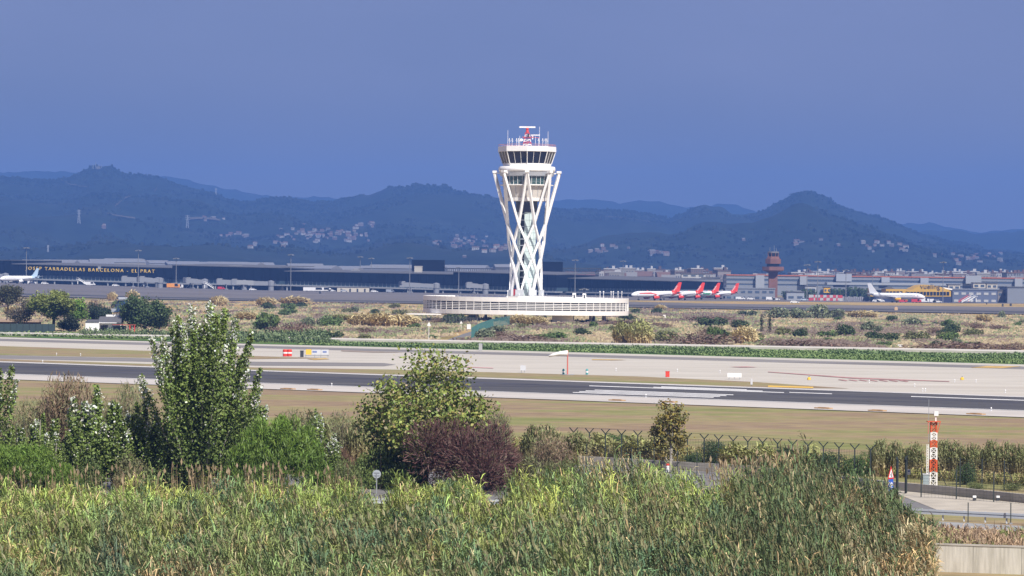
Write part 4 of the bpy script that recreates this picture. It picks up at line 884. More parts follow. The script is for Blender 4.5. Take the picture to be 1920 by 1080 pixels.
# pylons on the slopes
def pylon(label, px, ybase, hpx):
    Y = on_hill(px, ybase) or 7000; q = P(px, ybase, Y); zg = float(hill_z(PM, *HM, px, Y)); hh = hpx * Y / FPX; t = thing('pylon', label, 'pylon', (q.x, Y, zg), 0, 'lattice pylons on the hills')
    m = MB(); w0 = hh * .1
    for sx in (-1, 1):
        for sy in (-1, 1): m.bar((sx * w0, sy * w0, -2), (sx * .4, sy * .4, hh), .7)
    for k in range(5): f0, f1 = k / 5, (k + 1) / 5; a0, a1 = w0 * (1 - f0) + .4 * f0, w0 * (1 - f1) + .4 * f1; m.bar((-a0, -a0, hh * f0), (a1, -a1, hh * f1), .45); m.bar((a0, -a0, hh * f0), (-a1, -a1, hh * f1), .45)
    m.obj('lattice', M_metal, t)
    for f in (.72, .84, .95): MB().bar((-hh * .16, 0, hh * f), (hh * .16, 0, hh * f), .7).obj('cross_arm', M_metal, t)
pylon('red and white pylon on the middle of the left hill slope', 148, 419, 25); pylon('grey pylon on the ridge left of the control tower', 405, 366, 12); pylon('grey pylon on the crest right of the middle hill', 860, 356, 12)
pylon('grey pylon on the crest above the left slope', 352, 350, 28); pylon('small pylon at the foot of left hill', 90, 474, 12)
t = thing('hilltop_station', 'cluster of masts on the highest left hill', 'radio station', (P(182, 312, 8500).x, 8500, P(182, 313, 8500).z - 3))
for dx, h in ((-9, 10), (-3, 14), (4, 9), (10, 7)): MB().bar((dx, 0, -2), (dx, 0, h), 1.2).obj('mast', M_metal, t)
MB().box((3, 0, 1), (9, 8, 6)).obj('hut', mat('station_hut', (.16, .15, .14), .8), t)
def track(pts):
    V_ = []
    for (x0, y0), (x1, y1) in zip(pts[:-1], pts[1:]):
        for k in range(12): V_.append((x0 + (x1 - x0) * k / 12, y0 + (y1 - y0) * k / 12))
    Q = []
    for px, py in V_:
        Y = on_hill(px, py)
        if Y: Q.append((px, Y))
    mb = MB()
    for (a, Ya), (b, Yb) in zip(Q[:-1], Q[1:]):
        if abs(Ya - Yb) > 400: continue
        pts_ = []
        for px, Y in ((a, Ya), (b, Yb), (b, Yb + 14), (a, Ya + 14)): pts_.append(((px - 960) / FPX * Y, Y, float(hill_z(PM, *HM, px, Y)) + 3.5))
        mb.face(pts_)
    if mb.f: struct('hill_track', mb, mat('bare_track', (.075, .065, .05), .95))
for tr_ in ([(112, 340), (128, 349), (166, 356)], [(214, 393), (228, 380), (246, 370)], [(288, 365), (296, 350), (299, 340)], [(195, 402), (225, 412), (255, 417)], [(355, 417), (380, 414), (415, 420)], [(1130, 408), (1190, 414), (1220, 420)]): track(tr_)

# ================================================================= VEGETATION
M_leaf = attr_mat('leaves', .55, .12, .3); M_bark = mat('bark', (0.16, 0.13, 0.10), .9, var=.25, scale=3.0); M_barkp = mat('pale_bark', (0.34, 0.31, 0.26), .9, var=.2, scale=3.0); M_dbark = mat('dark_bark', (0.07, 0.05, 0.04), .9)
def leaves(c, size, col, var=.3, up=.0, aspect=.55, normals=None, seed=None):
    """leaf-sized quads at the points c"""
    n = len(c); a = unit(rng.normal(0, 1, (n, 3)) + (np.array([0, 0, up]))); nn = rng.normal(0, 1, (n, 3))
    if normals is not None: nn = nn * .6 + normals
    b = unit(np.cross(a, nn)); s = (np.asarray(size) * rng.uniform(.65, 1.35, n))[:, None]
    V = np.stack([c - a * s, c - b * s * aspect, c + a * s, c + b * s * aspect], 1)
    col = np.asarray(col, float); C = (col if col.ndim == 2 else np.tile(col, (n, 1))) * rng.uniform(1 - var, 1 + var, (n, 1)) * rng.uniform(.92, 1.08, (n, 3))
    return V, C
def shell(lobes, n, inner=.72):
    """points through the outer part of several lobes, with outward directions"""
    w = np.array([l[3] * l[4] * l[5] for l in lobes]) ** .67; k = rng.choice(len(lobes), n, p=w / w.sum()); L = np.array(lobes)[k]
    d = unit(rng.normal(0, 1, (n, 3))); r = rng.uniform(inner, 1.05, (n, 1)); return L[:, :3] + d * L[:, 3:6] * r, d
def bush_mesh(name, R_, Hh, n, col, size, lobes_n=7, var=.35, up=0., inner=.7, aspect=.6, colfn=None):
    lobes = []
    for k in range(lobes_n):
        a = rng.uniform(0, 2 * np.pi); q = R_ * rng.uniform(.15, .62); rr = R_ * rng.uniform(.35, .55); hz_ = Hh * rng.uniform(.3, .52); zc = rng.uniform(.32, .98) * (Hh - hz_) if k else Hh - hz_
        lobes.append((q * math.cos(a), q * math.sin(a), max(zc, hz_ * .55), rr, rr, hz_))
    c, d = shell(lobes, n, inner); keep = c[:, 2] > 0.02 * Hh; c, d = c[keep], d[keep]
    cc = colfn(c, d) if colfn else col
    V, C = leaves(c, size, cc, var, up, aspect, d); return quads(name, V, C, M_leaf)
def limb_tree(Hh, trunk_r, limbs, leaf_n, leaf_size, col, spread, m=M_bark, fork=.15, start=.12, curve=.5, rad=1.0, droop=0., var=.35, tuft=.5, aspect=.65, lean=(0, 0), colfn=None, twigs=3, ttop=.93):
    """trunk and limbs as tapering tubes; leaves along twigs of the outer limbs. limbs: list of (start fraction, azimuth, reach m, end height fraction)"""
    wood = MB(); pts_c = []; pts_w = []
    top = Vector((lean[0], lean[1], Hh * ttop)); tr = [Vector((0, 0, -.2)), Vector((lean[0] * .3 + .1, lean[1] * .3, Hh * ttop * .35)), Vector((lean[0] * .6 - .1, lean[1] * .6, Hh * ttop * .7)), top]
    wood.tube(tr, [trunk_r, trunk_r * .75, trunk_r * .45, trunk_r * .12], 7); pts_c += [(tr[1].lerp(tr[2], .5), 1.), (tr[2], 1.), (top, 1.5)]
    def on_trunk(f):
        z = f * .93 * 3 / 1.0; f3 = f * 3; i = min(int(f3), 2); return tr[i].lerp(tr[i + 1], f3 - i)
    for f, az, reach, ze in limbs:
        a = on_trunk(f); e = Vector((reach * math.cos(az) + lean[0] * ze, reach * math.sin(az) + lean[1] * ze, Hh * ze)); mid = a.lerp(e, .5) + Vector((math.cos(az), math.sin(az), 0)) * reach * .18 * (1 if curve > 0 else -1) - Vector((0, 0, Hh * .05 * curve))
        r0 = trunk_r * .42 * (1 - f * .5); wood.tube([a, mid, e], [r0, r0 * .6, r0 * .15], 5)
        L = (e - a).length
        for q in np.linspace(.3, 1.0, max(3, int(L / (.55 * rad)))):
            c = (a.lerp(mid, q * 2) if q < .5 else mid.lerp(e, q * 2 - 1)); pts_c.append((c, .55 + .5 * q))
            for _ in range(twigs if q > .35 else 1):
                d = Vector((random.gauss(0, 1), random.gauss(0, 1), random.gauss(.25, .7))).normalized() * spread * random.uniform(.5, 1.2)
                if random.random() < .35: wood.tube([c, c + d], [r0 * .16, r0 * .05], 3)
                pts_c.append((c + d, .6 + .4 * q))
    C0 = np.array([list(p) for p, _ in pts_c]); W = np.array([x for _, x in pts_c]); k = rng.choice(len(C0), leaf_n, p=W / W.sum())
    c = C0[k] + rng.normal(0, tuft * spread, (leaf_n, 3)) * np.array([1, 1, .85]); c[:, 2] = np.maximum(c[:, 2], Hh * .04)
    ctr = C0.mean(0); d = unit(c - ctr)
    V, C = leaves(c, leaf_size, colfn(c, Hh) if colfn else col, var, droop, aspect, d * .5); return wood.mesh('trunk', m), quads('crown', V, C, M_leaf)
def plant_tree(name, label, cat, loc, wood, crown, rz=0.0, sc=1.0, group=None):
    t = thing(name, label, cat, loc, rz, group, sc); link('trunk', wood, t); link('crown', crown, t); return t
def put_bush(name, label, px, pybase, me, R0, H0, wpx, ytop, group=None, cat='shrub', rz=None, part='crown', wood=None, z=0.0):
    g = G(px, pybase, z); hh = P(px, ytop, g.y).z - g.z; wd = wpx * g.y / FPX / 2
    t = thing(name, label, cat, g, rng.uniform(0, 6.28) if rz is None else rz, group, (wd / R0, wd / R0, hh / H0)); link(part, me, t)
    if wood: link('stems', wood, t)
    return t
GRN_D, GRN, OLV, GRY, YEL, STRAW, BRN = (.055, .085, .028), (.105, .16, .045), (.16, .17, .065), (.17, .20, .115), (.20, .21, .06), (.36, .27, .13), (.13, .095, .06)

# reeds and canes --------------------------------------------------
def reeds(X, Y, Z, Hh, lean, col_lo, col_hi, nleaf=7, plume=0.25, plume_col=(.22, .17, .11), lw=.05, ll=.7, stem_col=(.27, .21, .10), leaf_lo=.3, sw=.035, upr=1.0, bias=2.5):
    n = len(X); base = np.c_[X, Y, Z]; az = rng.uniform(0, 2 * np.pi, n); ln = np.asarray(lean)[None] * Hh[:, None] * rng.uniform(.5, 1.6, (n, 1)) + rng.normal(0, .06, (n, 2)) * Hh[:, None]
    top = base + np.c_[ln, Hh]; mid = base + np.c_[ln * .33, Hh * .5]; sx = np.c_[np.cos(az), np.sin(az), np.zeros(n)] * sw
    Vs, Cs = [], []
    cv = rng.uniform(.75, 1.25, (n, 1)); col_lo, col_hi = np.asarray(col_lo, float), np.asarray(col_hi, float)
    if col_lo.ndim == 1: col_lo = np.tile(col_lo, (n, 1))
    if col_hi.ndim == 1: col_hi = np.tile(col_hi, (n, 1))
    sc_ = np.tile(stem_col, (n, 1)) * cv
    Vs += [np.stack([base - sx, base + sx, mid + sx, mid - sx], 1), np.stack([mid - sx, mid + sx, top + sx * .4, top - sx * .4], 1)]; Cs += [sc_, (sc_ + col_hi) * .5]
    for j in range(nleaf):
        f = (leaf_lo + (1 - leaf_lo) * (j + rng.random(n)) / nleaf)[:, None]; p = np.where(f < .5, base + (mid - base) * f * 2, mid + (top - mid) * (f * 2 - 1)); a = rng.uniform(0, 2 * np.pi, n)
        out = np.c_[np.cos(a), np.sin(a), np.zeros(n)] + np.c_[np.tile(lean, (n, 1)) * bias, np.zeros(n)]; out = unit(out); L = ll * rng.uniform(.6, 1.3, (n, 1)); wv = np.c_[-out[:, 1], out[:, 0], np.zeros(n)] * lw * .5
        p1 = p + out * L * .38 + np.array([0, 0, 1.]) * L * rng.uniform(.25, .6, (n, 1)) * upr; p2 = p1 + out * L * .45 + np.array([0, 0, 1.]) * L * rng.uniform(-.4, .3, (n, 1)) * upr
        tilt = np.array([0, 0, 1.]) * lw * .35
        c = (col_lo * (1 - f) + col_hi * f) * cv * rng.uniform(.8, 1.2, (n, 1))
        Vs += [np.stack([p - wv, p + wv, p1 + wv + tilt, p1 - wv - tilt], 1), np.stack([p1 - wv - tilt, p1 + wv + tilt, p2 + wv * .15, p2 - wv * .15], 1)]; Cs += [c, c * 1.06]
    m = rng.random(n) < plume
    if m.any():
        tp_ = top[m]; k = m.sum(); d = unit(np.c_[np.tile(lean, (k, 1)) * 3 + rng.normal(0, .15, (k, 2)), np.full(k, 1.0)]); L = rng.uniform(.3, .5, (k, 1)); pc = np.tile(plume_col, (k, 1)) * rng.uniform(.75, 1.3, (k, 1))
        for q in range(2):
            s_ = unit(np.cross(d, rng.normal(0, 1, (k, 3)))) * rng.uniform(.05, .1, (k, 1)); e = tp_ + d * L
            Vs.append(np.stack([tp_ - d * .05, tp_ + d * L * .4 - s_, e, tp_ + d * L * .4 + s_], 1)); Cs.append(pc)
    return np.concatenate(Vs), np.concatenate(Cs)
def cane_clump(name, R_, Hh, n, green=(.15, .17, .06), dry=(.33, .25, .13), plume=.1, lean=(-.08, -.02), lw=.16, ll=.9, nleaf=6, sw=.05):
    a, q = rng.uniform(0, 2 * np.pi, n), np.sqrt(rng.random(n)) * R_; h = Hh * (1 - .35 * (q / R_) ** 2) * rng.uniform(.78, 1.05, n)
    V, C = reeds(q * np.cos(a), q * np.sin(a) * .8, np.zeros(n), h, lean, dry, green, nleaf, plume, (.40, .32, .19), lw, ll, dry, .25, sw); return quads(name, V, C, M_leaf)

# ------------------------------------------------- middle ground scrub
SHRUBS = {
    'dark': [bush_mesh('crown', 2.2, 2.0, 900, GRN_D, .20) for _ in range(3)], 'green': [bush_mesh('crown', 2.2, 2.0, 900, GRN, .20) for _ in range(3)],
    'olive': [bush_mesh('crown', 2.4, 1.9, 900, OLV, .20) for _ in range(3)], 'grey': [bush_mesh('crown', 2.4, 2.0, 900, GRY, .2) for _ in range(2)], 'brown': [bush_mesh('crown', 2.6, 1.6, 900, (.19, .13, .095), .18, 8, .4, .6, .4, .25) for _ in range(3)]}
CANES = {'straw': [cane_clump('canes', 2.0, 3.0, 190, (.56, .47, .24), (.60, .48, .28), .35) for _ in range(3)], 'green': [cane_clump('canes', 2.0, 3.0, 190, (.30, .32, .11), (.54, .42, .24)) for _ in range(3)]}
STEMS = MB()
for k in range(6): a = k * 1.05; STEMS.tube([(0, 0, -.1), (.5 * math.cos(a), .5 * math.sin(a), .8), (.9 * math.cos(a), .9 * math.sin(a), 1.5)], [.07, .05, .02], 4)
STEMS = STEMS.mesh('stems', M_bark)
NAMED = [  # kind, px, base row, width px, top row, label
    ('dark', 623, 635.5, 36, 625, 'dark rounded shrub by the concrete channel, left of three low ones'), ('olive', 683, 637, 22, 630, 'low olive shrub by the channel beside the dark rounded one'), ('dark', 852, 607, 40, 593, 'dark shrub at the head of the path near the tower base'),
    ('dark', 1090, 629, 30, 619, 'dark low shrub before the tower base columns'), ('green', 1113, 616, 20, 606, 'bright green round shrub before the tower base'), ('dark', 1585, 631, 36, 611, 'dark round shrub with the smaller twin beside it'), ('grey', 1625, 622, 30, 606, 'grey green shrub behind the dark twins'),
    ('grey', 1645, 624, 20, 614, 'small grey shrub beside the grey green one'), ('dark', 1638, 638, 36, 626, 'flat dark shrub near the white channel box'), ('grey', 1710, 611, 32, 599, 'grey round shrub alone on the straw slope'), ('green', 1775, 613, 22, 603, 'yellow green shrub alone on the straw slope'),
    ('dark', 1500, 632, 30, 619, 'dark shrub left of the paired round shrubs'), ('olive', 1468, 629, 28, 616, 'olive shrub beside the paired cypresses'), ('dark', 1387, 616, 36, 603, 'dark spreading shrub left of the cypress pair'), ('dark', 1335, 612, 50, 599, 'broad dark green shrub near the tower building end'),
    ('dark', 1190, 588, 22, 582, 'small dark shrub at the end of the round building'), ('green', 1340, 648, 26, 615, 'small upright green tree shrub on the verge edge'), ('olive', 1240, 643, 46, 623, 'olive thicket beside the tall cane clump'), ('brown', 540, 626, 70, 603, 'brown thicket beside the tall poplar'),
    ('green', 500, 622, 50, 590, 'grey green thicket behind the tall poplar'), ('grey', 606, 612, 30, 597, 'silver leaved shrub left of the long cane bed'), ('grey', 578, 614, 26, 598, 'pale silver shrub at the brown thicket'), ('green', 778, 616, 20, 610, 'small green shrub below the long cane bed'),
    ('brown', 182, 592, 40, 556, 'brown bare shrub behind the pine and house'), ('dark', 565, 577, 26, 571, 'dark low shrub near the apron edge'), ('green', 540, 582, 24, 572, 'green low shrub near the apron edge'), ('olive', 740, 578, 18, 572, 'olive low shrub near the apron edge'), ('dark', 1230, 588, 24, 581, 'dark shrub before the first red tailed airliner'),
    ('grey', 1878, 596, 14, 586, 'dark round bush at the apron edge right'), ('brown', 980, 640, 120, 627, 'dark brown thicket before the tower columns'), ('brown', 1300, 648, 130, 622, 'long dark brown thicket right of the tall canes'), ('brown', 1500, 652, 150, 638, 'brown thicket along the channel right of the small tree'),
    ('brown', 1760, 656, 180, 640, 'long dark thicket along the channel before the white box'), ('brown', 1890, 658, 90, 645, 'dark thicket along the channel at the far end'), ('brown', 1180, 610, 90, 600, 'brown thicket beside the entrance block'), ('brown', 1330, 603, 110, 592, 'brown thicket behind the broad dark green shrub')]
for kd, px, pb, wpx, yt, lab in NAMED:
    put_bush('shrub', lab, px, pb, SHRUBS[kd][rng.integers(len(SHRUBS[kd]))], 2.3, 1.95, wpx * 1.35, yt - 4, 'shrubs in the dry scrub', wood=STEMS)
for kd, px, pb, wpx, yt, lab in (('green', 1168, 646, 34, 606, 'tall green topped cane clump on the verge, left half of a pair'), ('green', 1198, 647, 46, 604, 'tall green topped cane clump on the verge, right half of a pair'), ('straw', 680, 611, 50, 589, 'straw cane bed, left end of the long row'), ('straw', 715, 613, 50, 588, 'straw cane bed, middle of the long row'),
                                 ('straw', 755, 613, 56, 590, 'straw cane bed, right end of the long row'), ('straw', 975, 611, 40, 592, 'straw cane clump before the tower columns'), ('straw', 1008, 612, 36, 594, 'smaller straw cane clump before the tower columns'), ('straw', 1398, 646, 46, 614, 'straw cane clump beside the small verge tree'), ('straw', 1238, 581, 20, 572, 'straw clump before first red tailed airliner'),
                                 ('straw', 500, 574, 36, 558, 'straw cane clump at the apron edge by the poplar top'), ('straw', 555, 572, 50, 557, 'wide straw cane clump at the apron edge'), ('straw', 410, 574, 30, 556, 'straw cane clump right of the poplar top'), ('straw', 250, 566, 22, 546, 'straw cane tuft behind the carob tree'), ('straw', 210, 564, 18, 549, 'small straw tuft behind the white house'),
                                 ('straw', 1845, 603, 32, 590, 'straw cane clump on the right hand slope'), ('straw', 1615, 596, 50, 583, 'straw and green cane clump right of the grey bush'), ('straw', 465, 600, 40, 585, 'straw cane clump right of the big poplar'), ('green', 640, 602, 40, 590, 'green cane clump left of the long row'), ('straw', 30, 592, 40, 575, 'straw cane clump at the left tree group'), ('green', 230, 590, 26, 568, 'green cane clump behind the house roof')):
    put_bush('cane_clump', lab, px, pb, CANES[kd][rng.integers(3)], 2.0, 3.0, wpx * 1.1, yt, 'cane clumps in the dry scrub', 'cane', part='canes')
rb = random.Random(4)
for i in range(120):
    px = rb.uniform(440, 1930) if i % 5 else rb.uniform(-20, 440); lim = 633 + max(0, px - 480) * .01806; far = float(np.interp(px, [0, 480, 960, 1440, 1920], [564, 570, 600, 590, 598])); pb = far + (lim - far) * rb.random() ** .8
    if px < 300 and pb > 610: continue
    g_ = G(px, pb)
    if math.hypot(g_.x - TX, g_.y - TY) < 34 or (abs(px - (868 + (628.5 - pb) * 3.1)) < 32): continue
    kd = rb.choice(('olive', 'brown', 'olive', 'grey', 'dark', 'brown', 'green')); wp = rb.uniform(14, 52) * (pb - 508) / 105
    put_bush('shrub', {'olive': 'low olive', 'brown': 'low brown twiggy', 'grey': 'low grey green', 'dark': 'low dark green', 'green': 'low fresh green'}[kd] + ' shrub scattered over the dry scrub between taxiway and apron', px, pb, SHRUBS[kd][rb.randrange(len(SHRUBS[kd]))], 2.3, 1.95, wp, pb - wp * rb.uniform(.22, .42), 'scattered low shrubs, ' + kd)
# grey feathery bush group, cypress pair, small trees
for px, w_, yt, lab in ((1534, 46, 570, 'large grey green feathery bush near the apron, tallest of its group'), (1500, 44, 577, 'grey green feathery bush left of the tallest'), (1565, 44, 579, 'grey green feathery bush right of the tallest'), (1458, 40, 576, 'dark grey bush left end of the feathery group')):
    put_bush('shrub', lab, px, 597, SHRUBS['grey'][rng.integers(2)], 2.3, 1.95, w_ * 1.2, yt, 'feathery bushes near the apron', wood=STEMS)
cyc = bush_mesh('crown', .8, 6, 700, (.022, .034, .014), .16, 10, .3, 1.5, .5, .4)
for px, yt, lab in ((1428, 586, 'slim dark cypress, left of the pair on the scrub'), (1443, 584, 'slim dark cypress, right of the pair on the scrub')): put_bush('cypress', lab, px, 626, cyc, .8, 6, 9, yt, 'cypress pair', 'tree', wood=STEMS)
# unnamed low scrub: uncountable, one mass of dry tufts
def dry_scrub(n):
    px = rng.uniform(-120, 2040, n); py = 560 + (657 - 560) * rng.random(n) ** .8
    lim = 634.5 + (px - 480) * .01806; far = np.interp(px, [0, 480, 960, 1440, 1920], [561, 566, 575, 583, 592])
    ok = (py < lim - .8) & (py > far); px, py = px[ok], py[ok]
    path = (np.abs(px - (868 + (628.5 - py) * 3.1)) < 26) & (py > 606); px, py = px[~path], py[~path]
    q = np.array([list(G(a, b)) for a, b in zip(px, py)]); inside = np.hypot(q[:, 0] - TX, q[:, 1] - TY) < 31; q = q[~inside]; n = len(q)
    na, nb = vnoise(9), vnoise(10); t = na(q[:, 0] / 34 + 20, q[:, 1] / 95) * .9 + nb(q[:, 0] / 11 + 60, q[:, 1] / 40) * .5 + .5 + rng.normal(0, .07, n)
    cols = np.array([(.15, .11, .085), (.18, .20, .09), (.36, .295, .17), (.25, .19, .13), (.38, .31, .18), (.22, .23, .11), (.16, .12, .09)]); k = np.clip(((t - .12) * 9).astype(int), 0, 6); col = cols[k]; tall = np.array([1.5, 1.5, 1.1, .8, .7, 1.0, 1.3])[k]
    V, C = [], []
    for j in range(6):
        a = rng.uniform(-.7, .7, n); w_ = rng.uniform(.12, .42, n); h = rng.uniform(.22, .62, n) * tall; off = rng.normal(0, .8, (n, 2)); b = q + np.c_[off, np.zeros(n)]; dx = np.c_[np.cos(a) * w_, np.sin(a) * w_, np.zeros(n)]; ln = np.c_[rng.normal(-.1, .2, n) * h, rng.uniform(.25, .9, n) * h, h]
        V.append(np.stack([b - dx, b + dx, b + ln + dx * .6, b + ln * rng.uniform(.7, 1, (n, 1)) - dx * .7], 1)); C.append(col * rng.uniform(.82, 1.18, (n, 1)))
    return quads('dry_scrub', np.concatenate(V), np.concatenate(C), M_leaf)
tag(link('dry_scrub', dry_scrub(26000)), 'dry straw and olive scrub covering the ground before the apron', 'scrub', kind='stuff')
# green reeds of the bank
def bank(n):
    px = rng.uniform(560, 2040, n); f = rng.random(n); lo = 638.6 + (px - 480) * .0184; hi = 632 + px * .02708; py = lo + .8 + (hi - lo - 1.4) * f; ok = hi - lo > 3
    q = np.array([list(G(a, b)) for a, b in zip(px[ok], py[ok])]); n = len(q); tt = vnoise(21)(q[:, 0] / 14, q[:, 1] / 30) + .5; h = np.where(tt > .52, rng.uniform(.25, .6, n), rng.uniform(.05, .14, n))
    g = np.where(tt[:, None] > .52, (.155, .22, .085), (.18, .25, .085))
    return reeds(q[:, 0], q[:, 1], q[:, 2], h, (-.1, 0), g * .8, g * 1.15, 4, 0, lw=.2, ll=.4, stem_col=(.12, .18, .06), sw=.08)
tag(link('bank_reeds', quads('bank_reeds', *bank(11000), M_leaf)), 'bright green reeds and grass along the channel bank beside the taxiway', 'reeds', kind='stuff')
def bank_left(n):
    px = rng.uniform(-60, 620, n); py = np.where(px < 300, rng.uniform(624, 637, n), rng.uniform(628, 645, n)); lim = 630 + px * .02708; ok = py < lim
    q = np.array([list(G(a, b)) for a, b in zip(px[ok], py[ok])]); n = len(q); tt = vnoise(22)(q[:, 0] / 14, q[:, 1] / 30) + .5; h = np.where((tt > .5) & (q[:, 0] > -100), rng.uniform(.7, 1.8, n), rng.uniform(.15, .4, n)); g = np.where(tt[:, None] > .5, (.15, .20, .09), (.17, .23, .08))
    return reeds(q[:, 0], q[:, 1], q[:, 2], h, (-.1, 0), g * .8, g * 1.15, 4, 0, lw=.26, ll=.5, stem_col=(.08, .10, .04), sw=.1)
tag(link('verge_grass', quads('verge_grass', *bank_left(4500), M_leaf)), 'green grass and reeds between the white house and the taxiway', 'grass', kind='stuff')
poly('green_verge', [(-300, 611), (0, 622), (300, 627), (620, 634), (620, 649), (300, 641), (0, 632.4), (-300, 624)], .06, M_green)

# ------------------------------------------------- trees by the white house
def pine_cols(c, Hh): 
    t = np.clip(c[:, 2] / Hh, 0, 1)[:, None]; return np.array((.08, .105, .03)) * (1 - t) + np.array((.20, .23, .055)) * t  # high sun put into the leaf colour: crown shaded low, lit above
def rnd_limbs(n, f0, f1, r0, r1, z0, z1): return [(random.uniform(f0, f1), k * 2.4 + random.uniform(-.3, .3), random.uniform(r0, r1), random.uniform(z0, z1)) for k in range(n)]
def place(name, label, cat, px, pyb, ytop, trunkcrown, H0, rz=0, group=None, wide=1.0):
    g = G(px, pyb); s = (P(px, ytop, g.y).z) / H0; return plant_tree(name, label, cat, g, *trunkcrown, rz, (s * wide, s * wide, s), group)
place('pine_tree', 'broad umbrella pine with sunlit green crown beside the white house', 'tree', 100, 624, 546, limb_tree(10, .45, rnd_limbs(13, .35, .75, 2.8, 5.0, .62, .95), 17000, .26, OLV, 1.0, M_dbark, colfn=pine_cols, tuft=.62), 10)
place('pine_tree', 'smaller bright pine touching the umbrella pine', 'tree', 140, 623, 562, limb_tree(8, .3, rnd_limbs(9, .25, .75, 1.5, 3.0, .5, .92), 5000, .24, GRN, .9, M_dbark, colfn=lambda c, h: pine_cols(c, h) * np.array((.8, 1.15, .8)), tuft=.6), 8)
place('dark_tree', 'nearly black bushy tree left of the house wall', 'tree', 128, 625, 590, limb_tree(6, .25, rnd_limbs(10, .1, .6, 1.5, 3.4, .3, .9), 4500, .24, (.022, .03, .014), .9, M_dbark, tuft=.6), 6)
place('carob_tree', 'wide rounded dark green tree right of the white house', 'tree', 272, 626, 557, limb_tree(9, .4, rnd_limbs(18, .15, .75, 2.6, 5.8, .25, .95), 17000, .26, (.075, .115, .04), 1.1, M_dbark, tuft=.65), 9)
place('dark_tree', 'dark green tree behind the white house roof', 'tree', 185, 612, 572, limb_tree(7, .3, rnd_limbs(10, .15, .7, 1.8, 3.8, .35, .95), 5000, .24, (.035, .058, .03), 1.0, M_dbark, tuft=.6), 7)
place('grey_tree', 'thin greyish tree leaning by the dark low fence', 'tree', 38, 623, 558, limb_tree(8, .25, rnd_limbs(9, .2, .8, 1.5, 3.2, .4, .98), 3200, .2, (.10, .085, .06), .9, M_barkp, tuft=.6), 8)
place('grey_tree', 'dark round topped tree behind the leaning greyish tree', 'tree', 14, 600, 536, limb_tree(8, .25, rnd_limbs(9, .3, .8, 1.2, 2.6, .5, .98), 3500, .22, (.07, .075, .035), .9, M_bark, tuft=.6), 8)
for px, yb, yt, lab in ((1395, 559, 540, 'left of the brick tower'), (1480, 559, 545, 'right of the brick tower foot'), (1516, 560, 541, 'above the chequered barriers'), (1570, 560, 540, 'behind the containers, left'), (1600, 561, 537, 'behind the containers, middle'), (1622, 561, 540, 'behind the containers beside the airliner tail')):
    g = at(px, yb, 2520); me = SHRUBS['dark'][0]; wd = 6; hh = P(px, yt, 2520).z - g.z; t = thing('dark_tree', 'dark rounded tree on the far apron edge ' + lab, 'tree', g, 0, 'dark trees at the far apron edge', (wd / 2.2, wd / 2.2, hh / 2)); link('crown', me, t); link('trunk', STEMS, t)

# ================================================================= THINGS ON THE AIRFIELD
M_sock = mat('windsock_cloth', (.78, .77, .74), .8); M_pole_r = mat('pole_red', (.62, .16, .12), .5)
g = G(1064, 704); s_ = g.y / FPX
t = thing('windsock', 'white windsock streaming from a red pole beside the runway', 'windsock', g)
MB().tube([(0, 0, 0), (0, 0, 3.9)], [.12, .08], 8).obj('pole', M_pole_r, t)
MB().lathe([(1.1, .1), (1.1, .16)], 12).obj('pad', M_colm, t)
MB().rings([[(x, r * math.cos(a), 3.45 + dz + r * math.sin(a)) for a in np.linspace(0, 2 * np.pi, 13)[:-1]] for x, r, dz in ((0.0, .42, 0), (-1.2, .34, -.08), (-2.2, .25, -.3), (-2.9, .15, -.5))]).obj('sock', M_sock, t, True)
for k in range(4): MB().bar((0, 0, 3.4 + .04 * k), (-.05, .4 * math.cos(k * 1.57), 3.45 + .4 * math.sin(k * 1.57)), .04).obj('hoop_stay', M_pole_r, t)
def small(name, label, cat, px, pyb, parts, group=None, rz=0.0, z=0.1):
    g = G(px, pyb); t = thing(name, label, cat, (g.x, g.y, z), rz, group)
    for nm, mb, m in parts: mb.obj(nm, m, t)
    return t
M_teal = mat('teal_plastic', (.08, .30, .30), .5); M_sgrey = mat('sign_grey', (.55, .56, .58), .5)
for px, lab in ((534.5, 'left of two'), (543, 'right of two')):
    small('marker_drum', 'red plastic marker drum on the taxiway island, ' + lab, 'drum', px, 669, [('drum', MB().lathe([(.42, 0), (.42, 1.2), (.36, 1.25)], 10), M_redp), ('band', MB().lathe([(.43, .5), (.43, .75)], 10, cap=False), M_white)], 'red marker drums')
small('dark_cabinet', 'small dark cabinet between the red drums and the yellow guidance board', 'cabinet', 566, 670.5, [('box', MB().box((0, 0, .55), (.6, .5, 1.1)), M_darkm), ('lid', MB().box((0, 0, 1.14), (.7, .6, .08)), M_darkm)])
small('guidance_board', 'yellow and pale blue taxiway guidance boards in a row', 'sign', 590, 671, [('yellow_board', MB().box((-1.1, 0, .95), (1.0, .15, .95)), M_yel), ('pale_board', MB().box((.3, 0, .95), (1.6, .15, .9)), M_sgrey), ('pale_board', MB().box((1.85, 0, .95), (1.3, .15, .9)), M_sgrey),
                                                          ('frame', MB().box((.4, .02, .35), (4.4, .1, .12)).box((-1.6, 0, .25), (.1, .1, .5)).box((0, 0, .25), (.1, .1, .5)).box((1.1, 0, .25), (.1, .1, .5)).box((2.4, 0, .25), (.1, .1, .5)), M_metal), ('lettering', MB().box((.0, -.09, 1.0), (.8, .02, .3)).box((1.8, -.09, 1.0), (.7, .02, .3)), mat('sign_blue', (.15, .2, .4), .5))])
small('taxiway_sign', 'grey white boxed sign left of the windsock', 'sign', 980.5, 700, [('board', MB().box((0, 0, .75), (.85, .25, .8)), M_sgrey), ('leg', MB().box((-.25, 0, .18), (.08, .08, .36)), M_metal), ('leg', MB().box((.25, 0, .18), (.08, .08, .36)), M_metal)])
